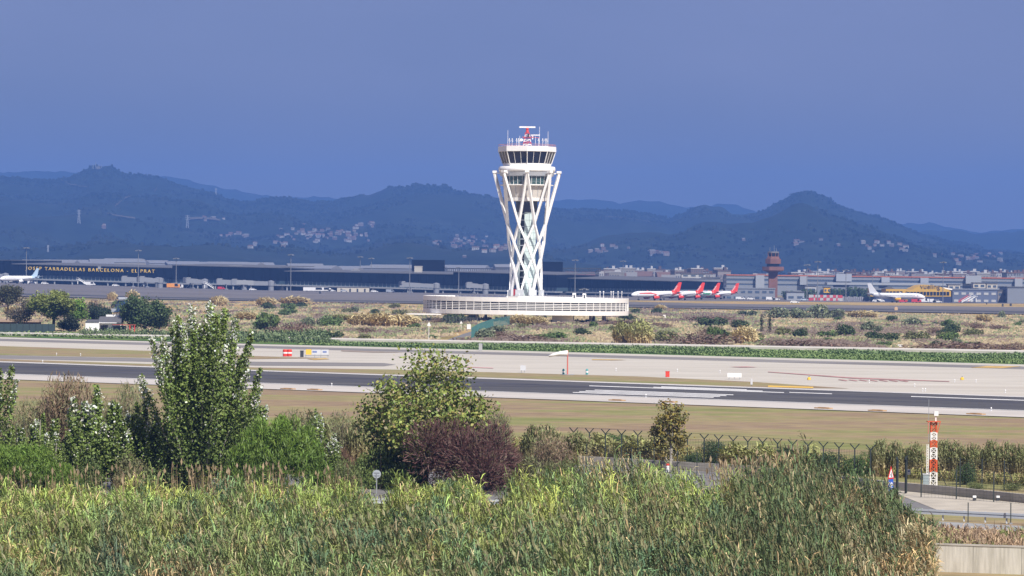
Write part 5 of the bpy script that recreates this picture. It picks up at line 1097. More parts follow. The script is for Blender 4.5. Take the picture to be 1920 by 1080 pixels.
for px, lab in ((1056.5, 'just left of the windsock pole'), (1100.5, 'right of the windsock')):
    small('light_unit', 'teal and white banded light unit ' + lab, 'light unit', px, 703.5, [('base', MB().lathe([(.2, 0), (.2, .3)], 8), M_teal), ('band', MB().lathe([(.2, .3), (.2, .55)], 8), M_white), ('top', MB().lathe([(.2, .55), (.2, .75), (.05, .9)], 8), M_teal)], 'teal light units')
small('red_box', 'red equipment box at the island edge beside the runway', 'box', 1251.5, 708, [('box', MB().box((0, 0, .4), (.6, .5, .8)), M_redp), ('lid', MB().box((0, 0, .84), (.66, .56, .08)), M_redp)])
small('taxiway_sign', 'wide blank white sign beside the runway stripes', 'sign', 1377, 712.5, [('board', MB().box((0, 0, .62), (2.1, .2, .62)), M_white), *[('leg', MB().box((x, 0, .15), (.08, .08, .3)), M_metal) for x in (-.8, 0, .8)]])
small('thin_sign', 'thin grey edge-on sign at the island tip', 'sign', 1409, 725, [('board', MB().box((0, 0, .6), (.3, .3, .8)), M_sgrey), ('leg', MB().box((0, 0, .1), (.1, .1, .2)), M_metal)])
small('concrete_post', 'grey concrete post before the green bank', 'post', 901, 658.5, [('post', MB().box((0, 0, .65), (.7, .5, 1.3)), mat('grey_concrete', (.36, .36, .35), .9)), ('cap', MB().box((0, 0, 1.34), (.8, .6, .1)), M_sgrey)])
for px, py, lab in ((1517, 713.5, 'left of the red lettering'), (1804, 713.5, 'right of the red lettering')):
    small('yellow_light', 'yellow taxiway light on the concrete ' + lab, 'light', px, py, [('body', MB().lathe([(.28, 0), (.28, .25), (.12, .4)], 8), M_yel), ('lamp', MB().lathe([(.1, .4), (.08, .5)], 8), M_darkm)], 'yellow taxiway lights')
for px, py in ((1211, 746.5), (1858.5, 772), (622, 725.5), (106, 667), (151, 668), (80, 681), (1730, 735), (1735, 735), (1790, 718), (1830, 718), (1885, 738), (1630, 719), (1270, 698), (1155, 696), (1715, 726), (1350, 700)):
    small('edge_light', 'small white runway or taxiway edge light', 'light', px, py, [('stem', MB().lathe([(.1, 0), (.04, .1), (.04, .27)], 6), M_sgrey), ('lamp', MB().lathe([(.08, .26), (.08, .38), (.03, .44)], 8), M_white)], 'runway edge lights')
for px, py in ((1157, 752.5), (1254, 755.8), (1544, 767.5), (1645, 772), (1830, 778.5), (540, 731), (590, 732.5)):
    g = G(px, py); o = MB().box((0, 0, .06), (2.2, .8, .12)).box((0, 0, .14), (1.4, .3, .06)).obj('cover_plate', mat('rust_plate', (.42, .26, .12), .9, var=.3, scale=1.5)); o.location = (g.x, g.y, .09); o.rotation_euler = (0, 0, R(-44)); tag(o, 'rusty cover plate set along the near runway shoulder', 'cover plate', 'rusty cover plates')
# signs in the scrub
def tri_sign(label, px, pyb, hm, side=.9):
    g = G(px, pyb); t = thing('warning_sign', label, 'sign', g, 0, None); MB().bar((0, 0, 0), (0, 0, hm), .09).obj('post', M_white, t)
    MB().rings([[(-side / 2, e, hm - .1), (side / 2, e, hm - .1), (0, e, hm + side * .8)] for e in (-.08, -.05)]).obj('plate', M_white, t)
tri_sign('white triangular sign on a tall white post beside the path foot', 804, 641, 3.7); tri_sign('white triangular sign near the head of the path', 864.5, 620, 2.0, .8)
small('white_box', 'white square board on legs where the path meets the green fence', 'board', 879, 621, [('board', MB().box((0, 0, 1.1), (1.0, .2, 1.3)), M_white), ('leg', MB().box((-.35, 0, .25), (.1, .1, .5)), M_metal), ('leg', MB().box((.35, 0, .25), (.1, .1, .5)), M_metal)])
small('white_board', 'low white board on the bank beyond the bright reeds', 'board', 980, 637.5, [('board', MB().box((0, 0, .8), (.8, .15, .35)), M_white), ('leg', MB().box((0, 0, .3), (.1, .1, .6)), M_metal)])
small('white_box', 'white box standing before the dark thicket by the channel', 'box', 1687.5, 653.5, [('box', MB().box((0, 0, .5), (1.0, .6, .5)), M_white), ('leg', MB().box((0, 0, .12), (.3, .3, .25)), M_metal)])
small('marker_post', 'white marker post on the scrub before the apron', 'post', 1247, 599, [('post', MB().box((0, 0, .7), (.35, .35, 1.4)), M_white), ('arm', MB().box((-.3, 0, 1.3), (.8, .3, .3)), M_white)])
for i, (px, py, wp) in enumerate(((1850, 571, 2), (1880, 575, 3), (1895, 574, 4), (995, 563, 4), (1680, 583, 6), (600, 553, 4), (65, 542, 4))):
    g = G(px, py); o = MB().box((0, 0, .6), (wp * g.y / FPX, 1, 1.2)).box((0, 0, 1.3), (wp * g.y / FPX * .7, .7, .3)).obj('marker_board', M_darkm if i != 4 else mat('tan_board', (.55, .38, .22), .7)); o.location = (g.x, g.y, gz(g.x, g.y) + .3); tag(o, 'small dark marker board on the service road' if i != 4 else 'small tan marker board on the apron service road', 'marker', 'marker boards on the service road')

# green mesh fence by the path and grey one behind it
M_fgreen = mat('fence_green', (.06, .17, .16), .5); M_fgrey = mat('fence_grey', (.16, .18, .17), .6); M_fdark = mat('fence_dark', (.025, .035, .035), .5)
def fence(label, pts, hm, step, m, y_arms=False, wires=14, z=0.0, pr=.05, wr=.02, cat='fence', lean_every=0):
    P_ = [Vector(G(*p)) for p in pts]; t = thing('mesh_fence', label, cat); posts = []
    for a, b in zip(P_[:-1], P_[1:]):
        n = max(1, round((b - a).length / step)); posts += [a.lerp(b, k / n) for k in range(n)]
    posts.append(P_[-1])
    for i, p in enumerate(posts):
        m_ = MB(); m_.bar((p.x, p.y, z), (p.x, p.y, z + hm), pr * 2)
        o = m_.obj('post', m, t)
        if y_arms:
            for s in (-1, 1): MB().bar((p.x, p.y, z + hm), (p.x + s * .36, p.y - s * .1, z + hm + .42), pr * 1.5).obj('y_arm', m, o)
        if lean_every and i % lean_every == 1: MB().bar((p.x + .1, p.y, z + hm * .8), (p.x + 1.0, p.y, z), pr).obj('brace', m, o)
    for a, b in zip(posts[:-1], posts[1:]):
        m_ = MB(); h_ = hm - .05
        for k in range(wires): zz_ = z + .06 + (h_ - .1) * k / (wires - 1); m_.bar((a.x, a.y, zz_), (b.x, b.y, zz_), wr)
        nv = int((b - a).length / (.3 if wr < .025 else .8))
        for k in range(1, nv): q = a.lerp(b, k / nv); m_.bar((q.x, q.y, z + .05), (q.x, q.y, z + h_), wr * .8)
        m_.obj('wire_mesh', m, t)
        if y_arms: MB().bar((a.x + .36, a.y - .1, z + hm + .42), (b.x + .36, b.y - .1, z + hm + .42), wr * .7).bar((a.x - .36, a.y + .1, z + hm + .42), (b.x - .36, b.y + .1, z + hm + .42), wr * .7).obj('barbed_wire', m, t)
    return t
fence('teal green mesh fence curving beside the path toward the tower', [(884, 639), (900, 628), (925, 618), (955, 612)], 3.0, 3.2, M_fgreen, False, 12, 0, .07, .03)
fence('thin grey mesh fence crossing the scrub left of the tower base', [(770, 604), (830, 607), (895, 611)], 2.4, 4, M_fgrey, False, 8, 0, .06, .035)
fence('thin grey fence along the apron edge right of the tower', [(1180, 594), (1400, 595), (1650, 600), (1920, 606)], 2.2, 9, M_fgrey, False, 3, 0, .05, .03)

# white house by the taxiway
g = G(196, 626); k_ = g.y / FPX; hx = lambda px: (px - 196) * k_
t = thing('white_house', 'small white house with grey roof and porch beside the dark trees', 'house', g)
MB().box((hx(173), 3, 1.45), (26 * k_, 6, 2.9)).obj('wall', M_white, t)
MB().box((hx(205), 4.2, 1.35), (40 * k_, 5, 2.7)).obj('porch_wall', M_white, t)
MB().rings([[(x, .9, 2.7), (x, 7.2, 2.7), (x, 7.2, 4.1), (x, 4.0, 4.1)] for x in (hx(183), hx(226))]).obj('roof', mat('grey_tile', (.10, .10, .11), .8), t)
MB().rings([[(x, -.3, 2.92), (x, 6.3, 2.92), (x, 6.3, 3.35)] for x in (hx(159.6), hx(186))]).obj('side_roof', mat('grey_tile', (.10, .10, .11), .8), t)
MB().box((hx(209), 6.5, 4.3), (30 * k_, 2.5, .5)).obj('parapet', M_white, t)
MB().box((hx(196), 1.66, 1.5), (1.2, .12, 1.2)).obj('window', M_darkm, t); MB().box((hx(190), 1.66, 1.0), (.7, .12, 2.0)).obj('door', M_darkm, t); MB().box((hx(167), -.05, .7), (.8, .12, 1.1)).obj('hatch', mat('hatch', (.5, .45, .36), .8), t)
MB().box((hx(200), 1.0, 2.66), (36 * k_, 1.8, .16)).obj('porch_eave', M_white, t)
m_ = MB(); m_.bar((hx(212), 8, 5.2), (hx(222), 10, 8.0), 3.0, .1); m_.obj('solar_panel', mat('panel_blue', (.03, .06, .12), .2), t)
MB().rings([[(hx(223) + e, 10 + .5 * math.cos(a), 8.3 + .5 * math.sin(a)) for a in np.linspace(0, 2 * np.pi, 11)[:-1]] for e in (-1.2, 1.0)]).obj('water_tank', M_t2w, t)
MB().box((hx(206), 9, 5.6), (1.2, 1.0, .8)).obj('chimney_block', M_t2w, t); MB().bar((hx(211), 9, 4.0), (hx(211), 9, 8.8), .14).bar((hx(209), 9, 8.8), (hx(213), 9, 8.8), .16).obj('chimney', M_darkm, t)
t = thing('red_canopy', 'red framed carport beside the white house', 'carport', G(232, 627)); MB().box((0, 1, 2.3), (5.5, 3, .12)).obj('canopy', mat('canopy_red', (.35, .07, .05), .7), t)
for x in (-2.6, 1.5, 2.6): MB().box((x, -.3, 1.1), (.22, .22, 2.2)).obj('post', M_redp if x > 1 else M_darkm, t)
apron_vehicle('parked_car', 'dark pickup parked beneath the red carport by the white house', 'car', 218, 624, G(218, 626.5).y, 4.6, 1.9, 1.7, (.10, .12, .15), R(180), 'van')
t = thing('dark_fence_wall', 'dark teal screened fence left of the white house', 'fence')
a, b = G(-40, 625), G(103, 626)
for k in range(12):
    p, q = a.lerp(b, k / 12), a.lerp(b, (k + 1) / 12); MB().bar((p.x, p.y, 1.2), (q.x - .04, q.y, 1.2), .06, 2.3).obj('screen_panel', mat('screen_teal', (.028, .05, .055), .7), t); MB().box((p.x, p.y - .06, 1.25), (.1, .1, 2.5)).obj('post', M_fdark, t)
simple_building('shed', 'brown roofed dark shed behind the teal screened fence', -60, 603, 70, 622, G(0, 617).y, 8, mat('dark_brown_wall', (.06, .04, .035), .9), 1, mat('brown_roof', (.34, .25, .18), .9), 'shed', wnd=False)

# ================================================================= FOREGROUND: fence, wall, road furniture
fence('dark green perimeter fence with Y shaped barbed wire posts', [(1075, 860), (1320, 874), (1632, 898)], 2.25, 1.9, M_fdark, True, 18, 0, .05, .014)
fence('dark green perimeter fence of plain posts beyond the gate', [(1700, 908), (1800, 913), (1925, 922)], 2.2, 2.0, M_fdark, False, 14, 0, .045, .012, lean_every=3)
fence('thin dark mesh fence standing before the low concrete wall', [(1100, 876), (1270, 889), (1420, 902)], 1.9, 2.6, M_fdark, False, 10, 0, .03, .01)
fence('thin dark mesh fence along the pale pavement', [(1727, 934), (1793, 938), (1863, 943), (1940, 949)], 2.2, 2.7, M_fdark, False, 10, 0, .04, .01)
M_cwall = mat('weathered_concrete', (.40, .37, .32), .95, var=.18, scale=.7)
def wall(label, pts, h0, th, seglen=3.0):
    t = thing('low_wall', label, 'wall')
    for p, q in zip(pts[:-1], pts[1:]):
        a, b = Vector(G(*p)), Vector(G(*q)); n = max(1, round((b - a).length / seglen))
        for k in range(n):
            u, v = a.lerp(b, k / n), a.lerp(b, (k + 1) / n); d = (v - u).normalized() * .012; MB().bar((u.x + d.x, u.y + d.y, h0 / 2), (v.x - d.x, v.y - d.y, h0 / 2), th, h0).obj('wall_panel', M_cwall, t)
    return t
wall('low weathered concrete wall along the foot of the perimeter fence', [(1085, 870), (1400, 889), (1660, 919), (1800, 932), (2000, 953)], .68, .25)
# gate
t = thing('fence_gate', 'dark narrow double gate standing open in the perimeter fence', 'gate', G(1690, 926))
for x in (-.34, .3):
    MB().box((x, 0, 1.35), (.12, .12, 2.7)).obj('gate_post', M_fdark, t)
    m_ = MB(); m_.bar((x, 0, .15), (x, -.9, .15), .06).bar((x, 0, 2.5), (x, -.9, 2.5), .06).bar((x, -.9, .15), (x, -.9, 2.5), .06)
    for k in range(9): m_.bar((x, -.1 * k, .15), (x, -.1 * k, 2.5), .03)
    m_.obj('gate_leaf', M_fdark, t)
# lattice beacon mast
g = G(1749.5, 912.5); t = thing('beacon_mast', 'red and white banded lattice beacon mast with a white box on top', 'mast', g)
bands = [(0, .85, 0), (.85, 1.25, 1), (1.25, 2.15, 0), (2.15, 3.0, 1), (3.0, 3.6, 0), (3.6, 4.1, 1), (4.1, 4.75, 1)]
bands = [(0, 1.1, 0), (1.1, 2.05, 1), (2.05, 2.95, 0), (2.95, 3.5, 1), (3.5, 4.1, 0), (4.1, 4.9, 1)]
M_mw = mat('mast_white', (.78, .77, .74), .5); M_mr = mat('mast_orange', (.60, .10, .03), .5)
for z0, z1, c in bands:
    w0 = .25 - .01 * z0; w1 = .25 - .01 * z1; m_ = MB(); n = 2
    for j in range(n):
        za, zb = z0 + (z1 - z0) * j / n, z0 + (z1 - z0) * (j + 1) / n; ca = [(-w0, -w0), (w0, -w0), (w0, w0), (-w0, w0)]
        for k in range(4):
            A, B = ca[k], ca[(k + 1) % 4]; m_.bar((*A, za), (*A, zb), .085); m_.bar((*A, za), (*B, zb), .045); m_.bar((*B, za), (*A, zb), .045); m_.bar((*A, zb), (*B, zb), .05)
    m_.obj('mast_section', M_mr if c else M_mw, t)
MB().box((0, 0, 4.92), (1.0, .9, .06)).bar((.5, 0, 4.9), (.28, 0, 4.0), .05).bar((-.45, -.4, 4.9), (-.45, -.4, 4.0), .04).obj('platform', M_mr, t)
MB().bar((.16, 0, 4.9), (.16, 0, 5.35), .09).obj('beacon_stem', M_mw, t); MB().box((.18, 0, 5.52), (.32, .3, .34)).obj('beacon_box', M_mw, t)
MB().bar((-.42, -.4, 3.4), (-.42, -.4, 6.6), .03).obj('whip_aerial', M_metal, t)
m_ = MB(); m_.bar((-.5, -.1, .3), (-.5, -.1, 3.2), .05).bar((-.38, -.1, .3), (-.38, -.1, 3.2), .05)
for k in range(14): m_.bar((-.5, -.1, .4 + .2 * k), (-.38, -.1, .4 + .2 * k), .035)
m_.obj('ladder', M_mw, t)
t = thing('equipment_cabinet', 'grey blue equipment cabinet at the foot of banded mast', 'cabinet', G(1735.5, 912.5)); MB().box((0, 0, .46), (.42, .4, .92)).obj('box', mat('cabinet_grey', (.28, .34, .36), .5), t); MB().box((0, 0, .95), (.48, .46, .06)).obj('lid', M_sgrey, t); MB().box((.22, 0, .45), (.02, .34, .8)).obj('door', M_sgrey, t)
t = thing('fence_notice', 'small white and blue notice hung on the fence by the gate', 'notice', G(1703.5, 908)); MB().box((0, -.08, .95), (.26, .02, .42)).obj('plate', M_white, t); MB().box((0, -.095, 1.0), (.16, .01, .14)).obj('symbol', mat('sign_blue', (.15, .2, .4), .5), t); MB().bar((0, -.06, .7), (0, -.06, 1.15), .03).obj('bracket', M_metal, t)
# warning sign with blue plate
g = G(1670, 943); t = thing('road_warning_sign', 'red bordered triangular warning sign above a blue plate with white pictogram', 'sign', g, R(58))
MB().bar((0, .03, 0), (0, .03, 2.2), .06).obj('post', M_metal, t)
def tri(s, y, z, n, m): MB().rings([[(-s / 2, e, z - s * .29), (s / 2, e, z - s * .29), (0, e, z + s * .577)] for e in (y, y - .012)]).obj(n, m, t)
Mred = mat('sign_red', (.62, .03, .03), .4); Mblk = mat('sign_black', (.02, .02, .02), .5); Mblu = mat('sign_bright_blue', (.02, .10, .48), .4)
tri(1.05, 0, 1.98, 'border', Mred); tri(.68, -.014, 1.98, 'face', M_white)
MB().box((-.05, -.034, 1.98), (.14, .01, .08)).box((.04, -.034, 1.88), (.2, .01, .06)).box((.02, -.034, 2.08), (.06, .01, .12)).obj('pictogram', Mblk, t)
MB().box((0, -.006, 1.27), (.72, .012, .82)).obj('blue_plate', Mblu, t)
MB().box((-.1, -.02, 1.2), (.28, .01, .12)).box((.14, -.02, 1.3), (.18, .01, .2)).box((.0, -.02, 1.08), (.44, .01, .05)).bar((-.2, -.02, 1.24), (.1, -.02, 1.45), .03).obj('pictogram', M_white, t)
# round sign seen from behind
g = G(706, 927); t = thing('round_sign', 'round road sign seen from its grey back among the reeds', 'sign', g); zc = P(706, 889, g.y).z
MB().bar((0, 0, 0), (0, 0, zc + .05), .07).obj('post', M_metal, t); MB().rings([[(.3 * math.cos(a), y, zc + .3 * math.sin(a)) for a in np.linspace(0, 2 * np.pi, 21)[:-1]] for y in (.03, .05)]).obj('plate', mat('sign_back', (.34, .37, .40), .5), t); MB().box((0, .01, zc + .1), (.4, .02, .05)).box((0, .01, zc - .1), (.4, .02, .05)).obj('clamp', M_metal, t)
# red topped post
g = G(1252, 887); t = thing('boundary_post', 'white boundary post with a red top below the small yellow tree', 'post', g); MB().box((0, 0, .3), (.22, .2, .6)).obj('post', M_white, t); MB().box((0, 0, .68), (.24, .22, .16)).obj('cap', M_redp, t)
# lamps on the wall
for px, lab in ((1827, 'left of two'), (1871, 'right of two')):
    small('ground_lamp', 'small white topped ground lamp on the pale pavement, ' + lab, 'lamp', px, 941, [('base', MB().box((0, 0, .1), (.22, .2, .2)), M_darkm), ('head', MB().box((0, 0, .27), (.24, .22, .14)), M_white)], 'ground lamps')
# guard rail
t = thing('guard_rail', 'galvanised steel guard rail along the pale pavement', 'guard rail'); a, b = Vector(G(1690, 972)), Vector(G(2010, 988)); M_gal = mat('galvanised_rail', (.46, .50, .56), .4, 0)
for dz, nm in ((.62, 'beam'), (.42, 'beam')): MB().bar((a.x, a.y, dz), (b.x, b.y, dz), .08, .13).obj(nm, M_gal, t)
MB().bar((a.x, a.y + .05, .52), (b.x, b.y + .05, .52), .03, .12).obj('beam_web', M_gal, t)
for k in range(9): p = a.lerp(b, k / 8); MB().box((p.x, p.y + .12, .35), (.1, .1, .7)).obj('post', M_gal, t)
t = thing('guard_rail', 'stretch of guard rail glimpsed through the gap in the reeds', 'guard rail'); a, b = Vector(G(640, 953)), Vector(G(980, 957))
for dz in (.62, .42): MB().bar((a.x, a.y, dz), (b.x, b.y, dz), .08, .13).obj('beam', M_gal, t)
for k in range(8): p = a.lerp(b, k / 7); MB().box((p.x, p.y + .1, .35), (.1, .1, .7)).obj('post', M_gal, t)
for px, lab in ((1815, 'left of two'), (1895, 'right of two')):
    small('thin_post', 'thin dark metal post before the guard rail, ' + lab, 'post', px, 983, [('post', MB().bar((0, 0, 0), (0, 0, 1.4), .06), M_fdark), ('foot', MB().box((0, 0, .05), (.2, .2, .1)), M_metal)], 'thin posts by the guard rail', z=0)
# retaining wall
t = thing('retaining_wall', 'pale streaked concrete retaining wall at the end of the reeds', 'wall'); a, b = Vector(G(1735, 1071)), Vector(G(2100, 1083))
M_rwall = field_mat('streaked_concrete', [(.3, (.36, .34, .28)), (.5, (.52, .49, .42)), (.7, (.60, .57, .50))], .8, stretch=(2.2, 2.2, .25), fine=(3.0, .12), bump=.1)
for k in range(4):
    p, q = a.lerp(b, k / 4), a.lerp(b, (k + 1) / 4); MB().bar((p.x + .01, p.y, .72), (q.x - .01, q.y, .72), .3, 1.44).obj('wall_panel', M_rwall, t)
MB().bar((a.x, a.y, 1.48), (b.x, b.y, 1.48), .36, .08).obj('coping', M_cwall, t)

# ================================================================= FOREGROUND TREES
def poplar(Hh, wd, n, white=.5, cols=16, size=.09, rad=.42):
    """many upright plumes of leaves springing from low on the stem"""
    wood = MB(); wood.tube([(0, 0, -.2), (.05, 0, Hh * .3), (-.05, .05, Hh * .7), (0, 0, Hh * .92)], [.2, .15, .08, .02], 7); P3, W3, T3, I3 = [], [], [], []
    for k in range(cols):
        az = k * 2.399 + random.uniform(-.25, .25); rr = wd * math.sqrt((k + .3) / cols) * random.uniform(.85, 1.05); zt = Hh * (1 - .40 * (rr / wd) ** 3.2) * random.uniform(.85, 1.0) if k else Hh
        pw = random.uniform(.55, .8); path = [Vector((rr * math.cos(az) * t ** pw, rr * math.sin(az) * t ** pw, .25 + (zt - .25) * t)) for t in np.linspace(0, 1, 7)]
        wood.tube(path, [.085, .075, .06, .05, .035, .02, .008], 4); m_ = int(n / cols * (zt / Hh) * 1.15); t = rng.uniform(.1, 1.0, m_)
        ii = np.minimum((t * 6).astype(int), 5); pa = np.array([list(p) for p in path]); c = pa[ii] + (pa[ii + 1] - pa[ii]) * (t * 6 - ii)[:, None]
        w_ = rad * (1.15 - .85 * t ** 2) * (.75 + .5 * random.random()); c = c + rng.normal(0, 1, (m_, 3)) * w_[:, None] * np.array([.62, .62, .5]); P3.append(c); T3.append(t); I3.append(np.full(m_, random.random()))
    c, t, iv = np.concatenate(P3), np.concatenate(T3), np.concatenate(I3); c[:, 2] = np.maximum(c[:, 2], .1); zz_ = np.clip(c[:, 2] / Hh, 0, 1)[:, None]
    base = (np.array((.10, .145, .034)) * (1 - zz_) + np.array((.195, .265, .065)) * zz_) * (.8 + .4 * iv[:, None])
    pw_ = np.clip((t - .72) * 2.2, 0, .75) * np.where(iv > 1 - white, 1., .12) * (zz_[:, 0] > .45) + .012; m = rng.random(len(c)) < pw_; base[m] = (.62, .64, .58)
    V, C = leaves(c, size, base, .35, 0., .8, unit(c - np.array((0, 0, Hh * .4))) * .6); return wood.mesh('trunk', M_barkp), quads('crown', V, C, M_leaf)
GP = 'white poplars behind the reeds'
random.seed(5)
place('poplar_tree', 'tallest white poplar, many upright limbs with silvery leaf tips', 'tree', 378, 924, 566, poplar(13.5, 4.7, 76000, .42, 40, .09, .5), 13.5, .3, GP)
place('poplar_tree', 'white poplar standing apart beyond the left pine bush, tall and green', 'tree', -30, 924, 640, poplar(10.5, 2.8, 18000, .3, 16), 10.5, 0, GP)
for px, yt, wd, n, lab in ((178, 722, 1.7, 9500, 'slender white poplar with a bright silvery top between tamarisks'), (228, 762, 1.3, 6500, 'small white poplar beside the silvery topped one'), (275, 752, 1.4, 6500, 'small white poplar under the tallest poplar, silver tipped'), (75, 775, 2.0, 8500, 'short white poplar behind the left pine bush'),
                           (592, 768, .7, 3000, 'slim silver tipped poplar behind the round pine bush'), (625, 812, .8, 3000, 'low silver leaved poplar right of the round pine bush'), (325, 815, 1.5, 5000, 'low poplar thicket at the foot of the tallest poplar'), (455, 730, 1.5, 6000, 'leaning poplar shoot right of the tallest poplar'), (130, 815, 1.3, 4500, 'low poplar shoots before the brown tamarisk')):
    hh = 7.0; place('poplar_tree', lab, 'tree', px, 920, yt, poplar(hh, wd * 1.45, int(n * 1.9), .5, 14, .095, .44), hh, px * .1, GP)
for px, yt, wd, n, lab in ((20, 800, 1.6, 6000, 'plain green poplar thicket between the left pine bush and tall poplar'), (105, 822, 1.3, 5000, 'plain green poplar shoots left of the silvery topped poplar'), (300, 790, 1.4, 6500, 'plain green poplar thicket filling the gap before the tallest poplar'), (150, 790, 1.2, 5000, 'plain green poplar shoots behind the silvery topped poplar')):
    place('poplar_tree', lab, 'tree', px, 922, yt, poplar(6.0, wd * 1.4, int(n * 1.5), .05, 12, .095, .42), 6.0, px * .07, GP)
# tamarisks: feathery, brownish
def feathery(name, R_, Hh, n, cols, size=.16, strands=5):
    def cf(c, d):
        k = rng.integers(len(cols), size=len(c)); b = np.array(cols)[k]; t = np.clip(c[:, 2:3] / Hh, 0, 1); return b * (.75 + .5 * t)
    return bush_mesh(name, R_, Hh, n, None, size, 11, .35, 1.6, .45, .16, cf)
TAM = [feathery('crown', 2.6, 4.2, 9000, [(.17, .18, .08), (.21, .18, .10), (.15, .17, .085)]) for _ in range(2)]; TAMB = [feathery('crown', 2.6, 4.2, 9000, [(.21, .155, .09), (.17, .155, .08), (.24, .17, .115)]) for _ in range(2)]
TST = MB()
for k in range(9): a = k * .7; TST.tube([(0, 0, -.1), (.5 * math.cos(a), .5 * math.sin(a), 1.5), (1.3 * math.cos(a), 1.3 * math.sin(a), 3.2)], [.09, .06, .02], 4)
TST = TST.mesh('stems', M_bark)
for px, yb, w_, yt, me, lab in ((118, 900, 150, 695, TAMB[0], 'brown green feathery tamarisk rising above the poplars at left'), (205, 895, 130, 712, TAM[0], 'green feathery tamarisk beside the brown one'), (268, 890, 90, 735, TAM[1], 'small feathery tamarisk left of the tallest poplar'), (1040, 905, 112, 806, TAMB[1], 'dark brown feathery tamarisk left of the low concrete wall'),
                                (560, 880, 120, 765, TAM[1], 'grey green feathery tamarisk behind the round pine bush'), (640, 870, 110, 770, TAM[0], 'grey green feathery tamarisk left of the broad plane tree'), (925, 880, 110, 762, TAM[1], 'dark feathery tamarisk behind the maroon bush'), (50, 900, 120, 745, TAM[0], 'feathery tamarisk behind the short left poplar')):
    put_bush('tamarisk', lab, px, yb, me, 2.6, 4.2, w_ * 1.05, yt, 'feathery tamarisks', 'shrub', wood=TST)
# pine bushes
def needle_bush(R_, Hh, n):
    def cf(c, d): t = np.clip(d[:, 2:3] * .5 + .5, 0, 1); return np.array((.03, .055, .012)) * (1 - t) + np.array((.145, .23, .038)) * t  # needle colour carries painted light: shaded underside, sunlit top
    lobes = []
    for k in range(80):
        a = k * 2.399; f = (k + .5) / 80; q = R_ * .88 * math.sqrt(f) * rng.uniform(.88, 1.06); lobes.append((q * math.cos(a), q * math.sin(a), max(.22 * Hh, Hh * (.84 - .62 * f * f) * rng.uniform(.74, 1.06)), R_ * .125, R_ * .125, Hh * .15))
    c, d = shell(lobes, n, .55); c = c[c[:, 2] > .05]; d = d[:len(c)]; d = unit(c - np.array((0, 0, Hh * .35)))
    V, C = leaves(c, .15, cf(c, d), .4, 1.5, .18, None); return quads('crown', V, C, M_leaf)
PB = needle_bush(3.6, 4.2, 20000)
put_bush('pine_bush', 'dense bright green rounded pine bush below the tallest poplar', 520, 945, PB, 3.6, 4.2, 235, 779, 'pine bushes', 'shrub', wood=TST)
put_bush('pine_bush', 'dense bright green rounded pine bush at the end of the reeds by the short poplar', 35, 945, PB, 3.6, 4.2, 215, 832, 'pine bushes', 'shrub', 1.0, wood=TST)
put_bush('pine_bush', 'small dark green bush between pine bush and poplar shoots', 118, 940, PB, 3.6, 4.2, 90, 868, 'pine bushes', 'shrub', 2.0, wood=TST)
# plane tree
def plane_cols(c, Hh):
    n = len(c); b = np.tile((.225, .27, .065), (n, 1)); k = rng.random(n); b[k < .18] = (.29, .26, .08); b[(k > .24) & (k < .3)] = (.38, .32, .2); b[k > .72] = (.17, .235, .055); return b
random.seed(12)
pll = []
for k in range(44):
    el = math.asin(random.uniform(-.45, 1.0)); pll.append((random.uniform(.08, .5), k * 2.399, 4.4 * math.cos(el) ** .7 * random.uniform(.6, 1.0), .58 + .40 * math.sin(el)))
pl = limb_tree(9.0, .2, pll, 17000, .12, OLV, .7, M_barkp, colfn=plane_cols, tuft=.5, aspect=.75, var=.4, lean=(-.2, 0), twigs=2, ttop=.7)
place('plane_tree', 'broad rounded plane tree with yellowing leaves and pale stems', 'tree', 798, 918, 666, pl, 9.0, 0, None, 1.0)
for px, w_, yt, lab in ((715, 80, 828, 'green undergrowth at the foot of plane tree, by the round sign'), (765, 90, 835, 'green undergrowth under the plane tree middle'), (690, 60, 850, 'low green undergrowth left of the round sign'), (930, 70, 850, 'green undergrowth in front of the maroon bush')):
    put_bush('low_bush', lab, px, 918, bush_mesh('crown', 2.2, 2.0, 3800, (.13, .175, .05), .10, 8), 2.3, 1.95, w_ * 1.2, yt, 'undergrowth by the plane tree', wood=STEMS)
for i, (px, yt, w_) in enumerate(((10, 860, 90), (152, 850, 80), (252, 842, 90), (305, 838, 80), (350, 850, 70), (425, 850, 60), (645, 856, 60), (300, 872, 120), (1000, 852, 80), (1060, 858, 70))):
    put_bush('low_bush', ('low olive undergrowth before the leftmost pine bush', 'olive undergrowth left of the silvery topped poplar', 'olive undergrowth right of the silvery topped poplar', 'taller olive undergrowth left of the tallest poplar', 'olive undergrowth at the tallest poplar stem', 'olive undergrowth between tallest poplar and round pine bush', 'olive undergrowth right of the round pine bush', 'wide low undergrowth before the tallest poplar', 'olive undergrowth left of the dark brown tamarisk', 'olive undergrowth right of the dark brown tamarisk')[i], px, 922, bush_mesh('crown', 2.2, 2.0, 3600, [(.14, .17, .06), (.105, .145, .045), (.16, .165, .075)][i % 3], .10, 9, .4, .5, .5, .35), 2.3, 1.95, w_ * 1.25, yt, 'undergrowth behind the reeds', wood=STEMS)
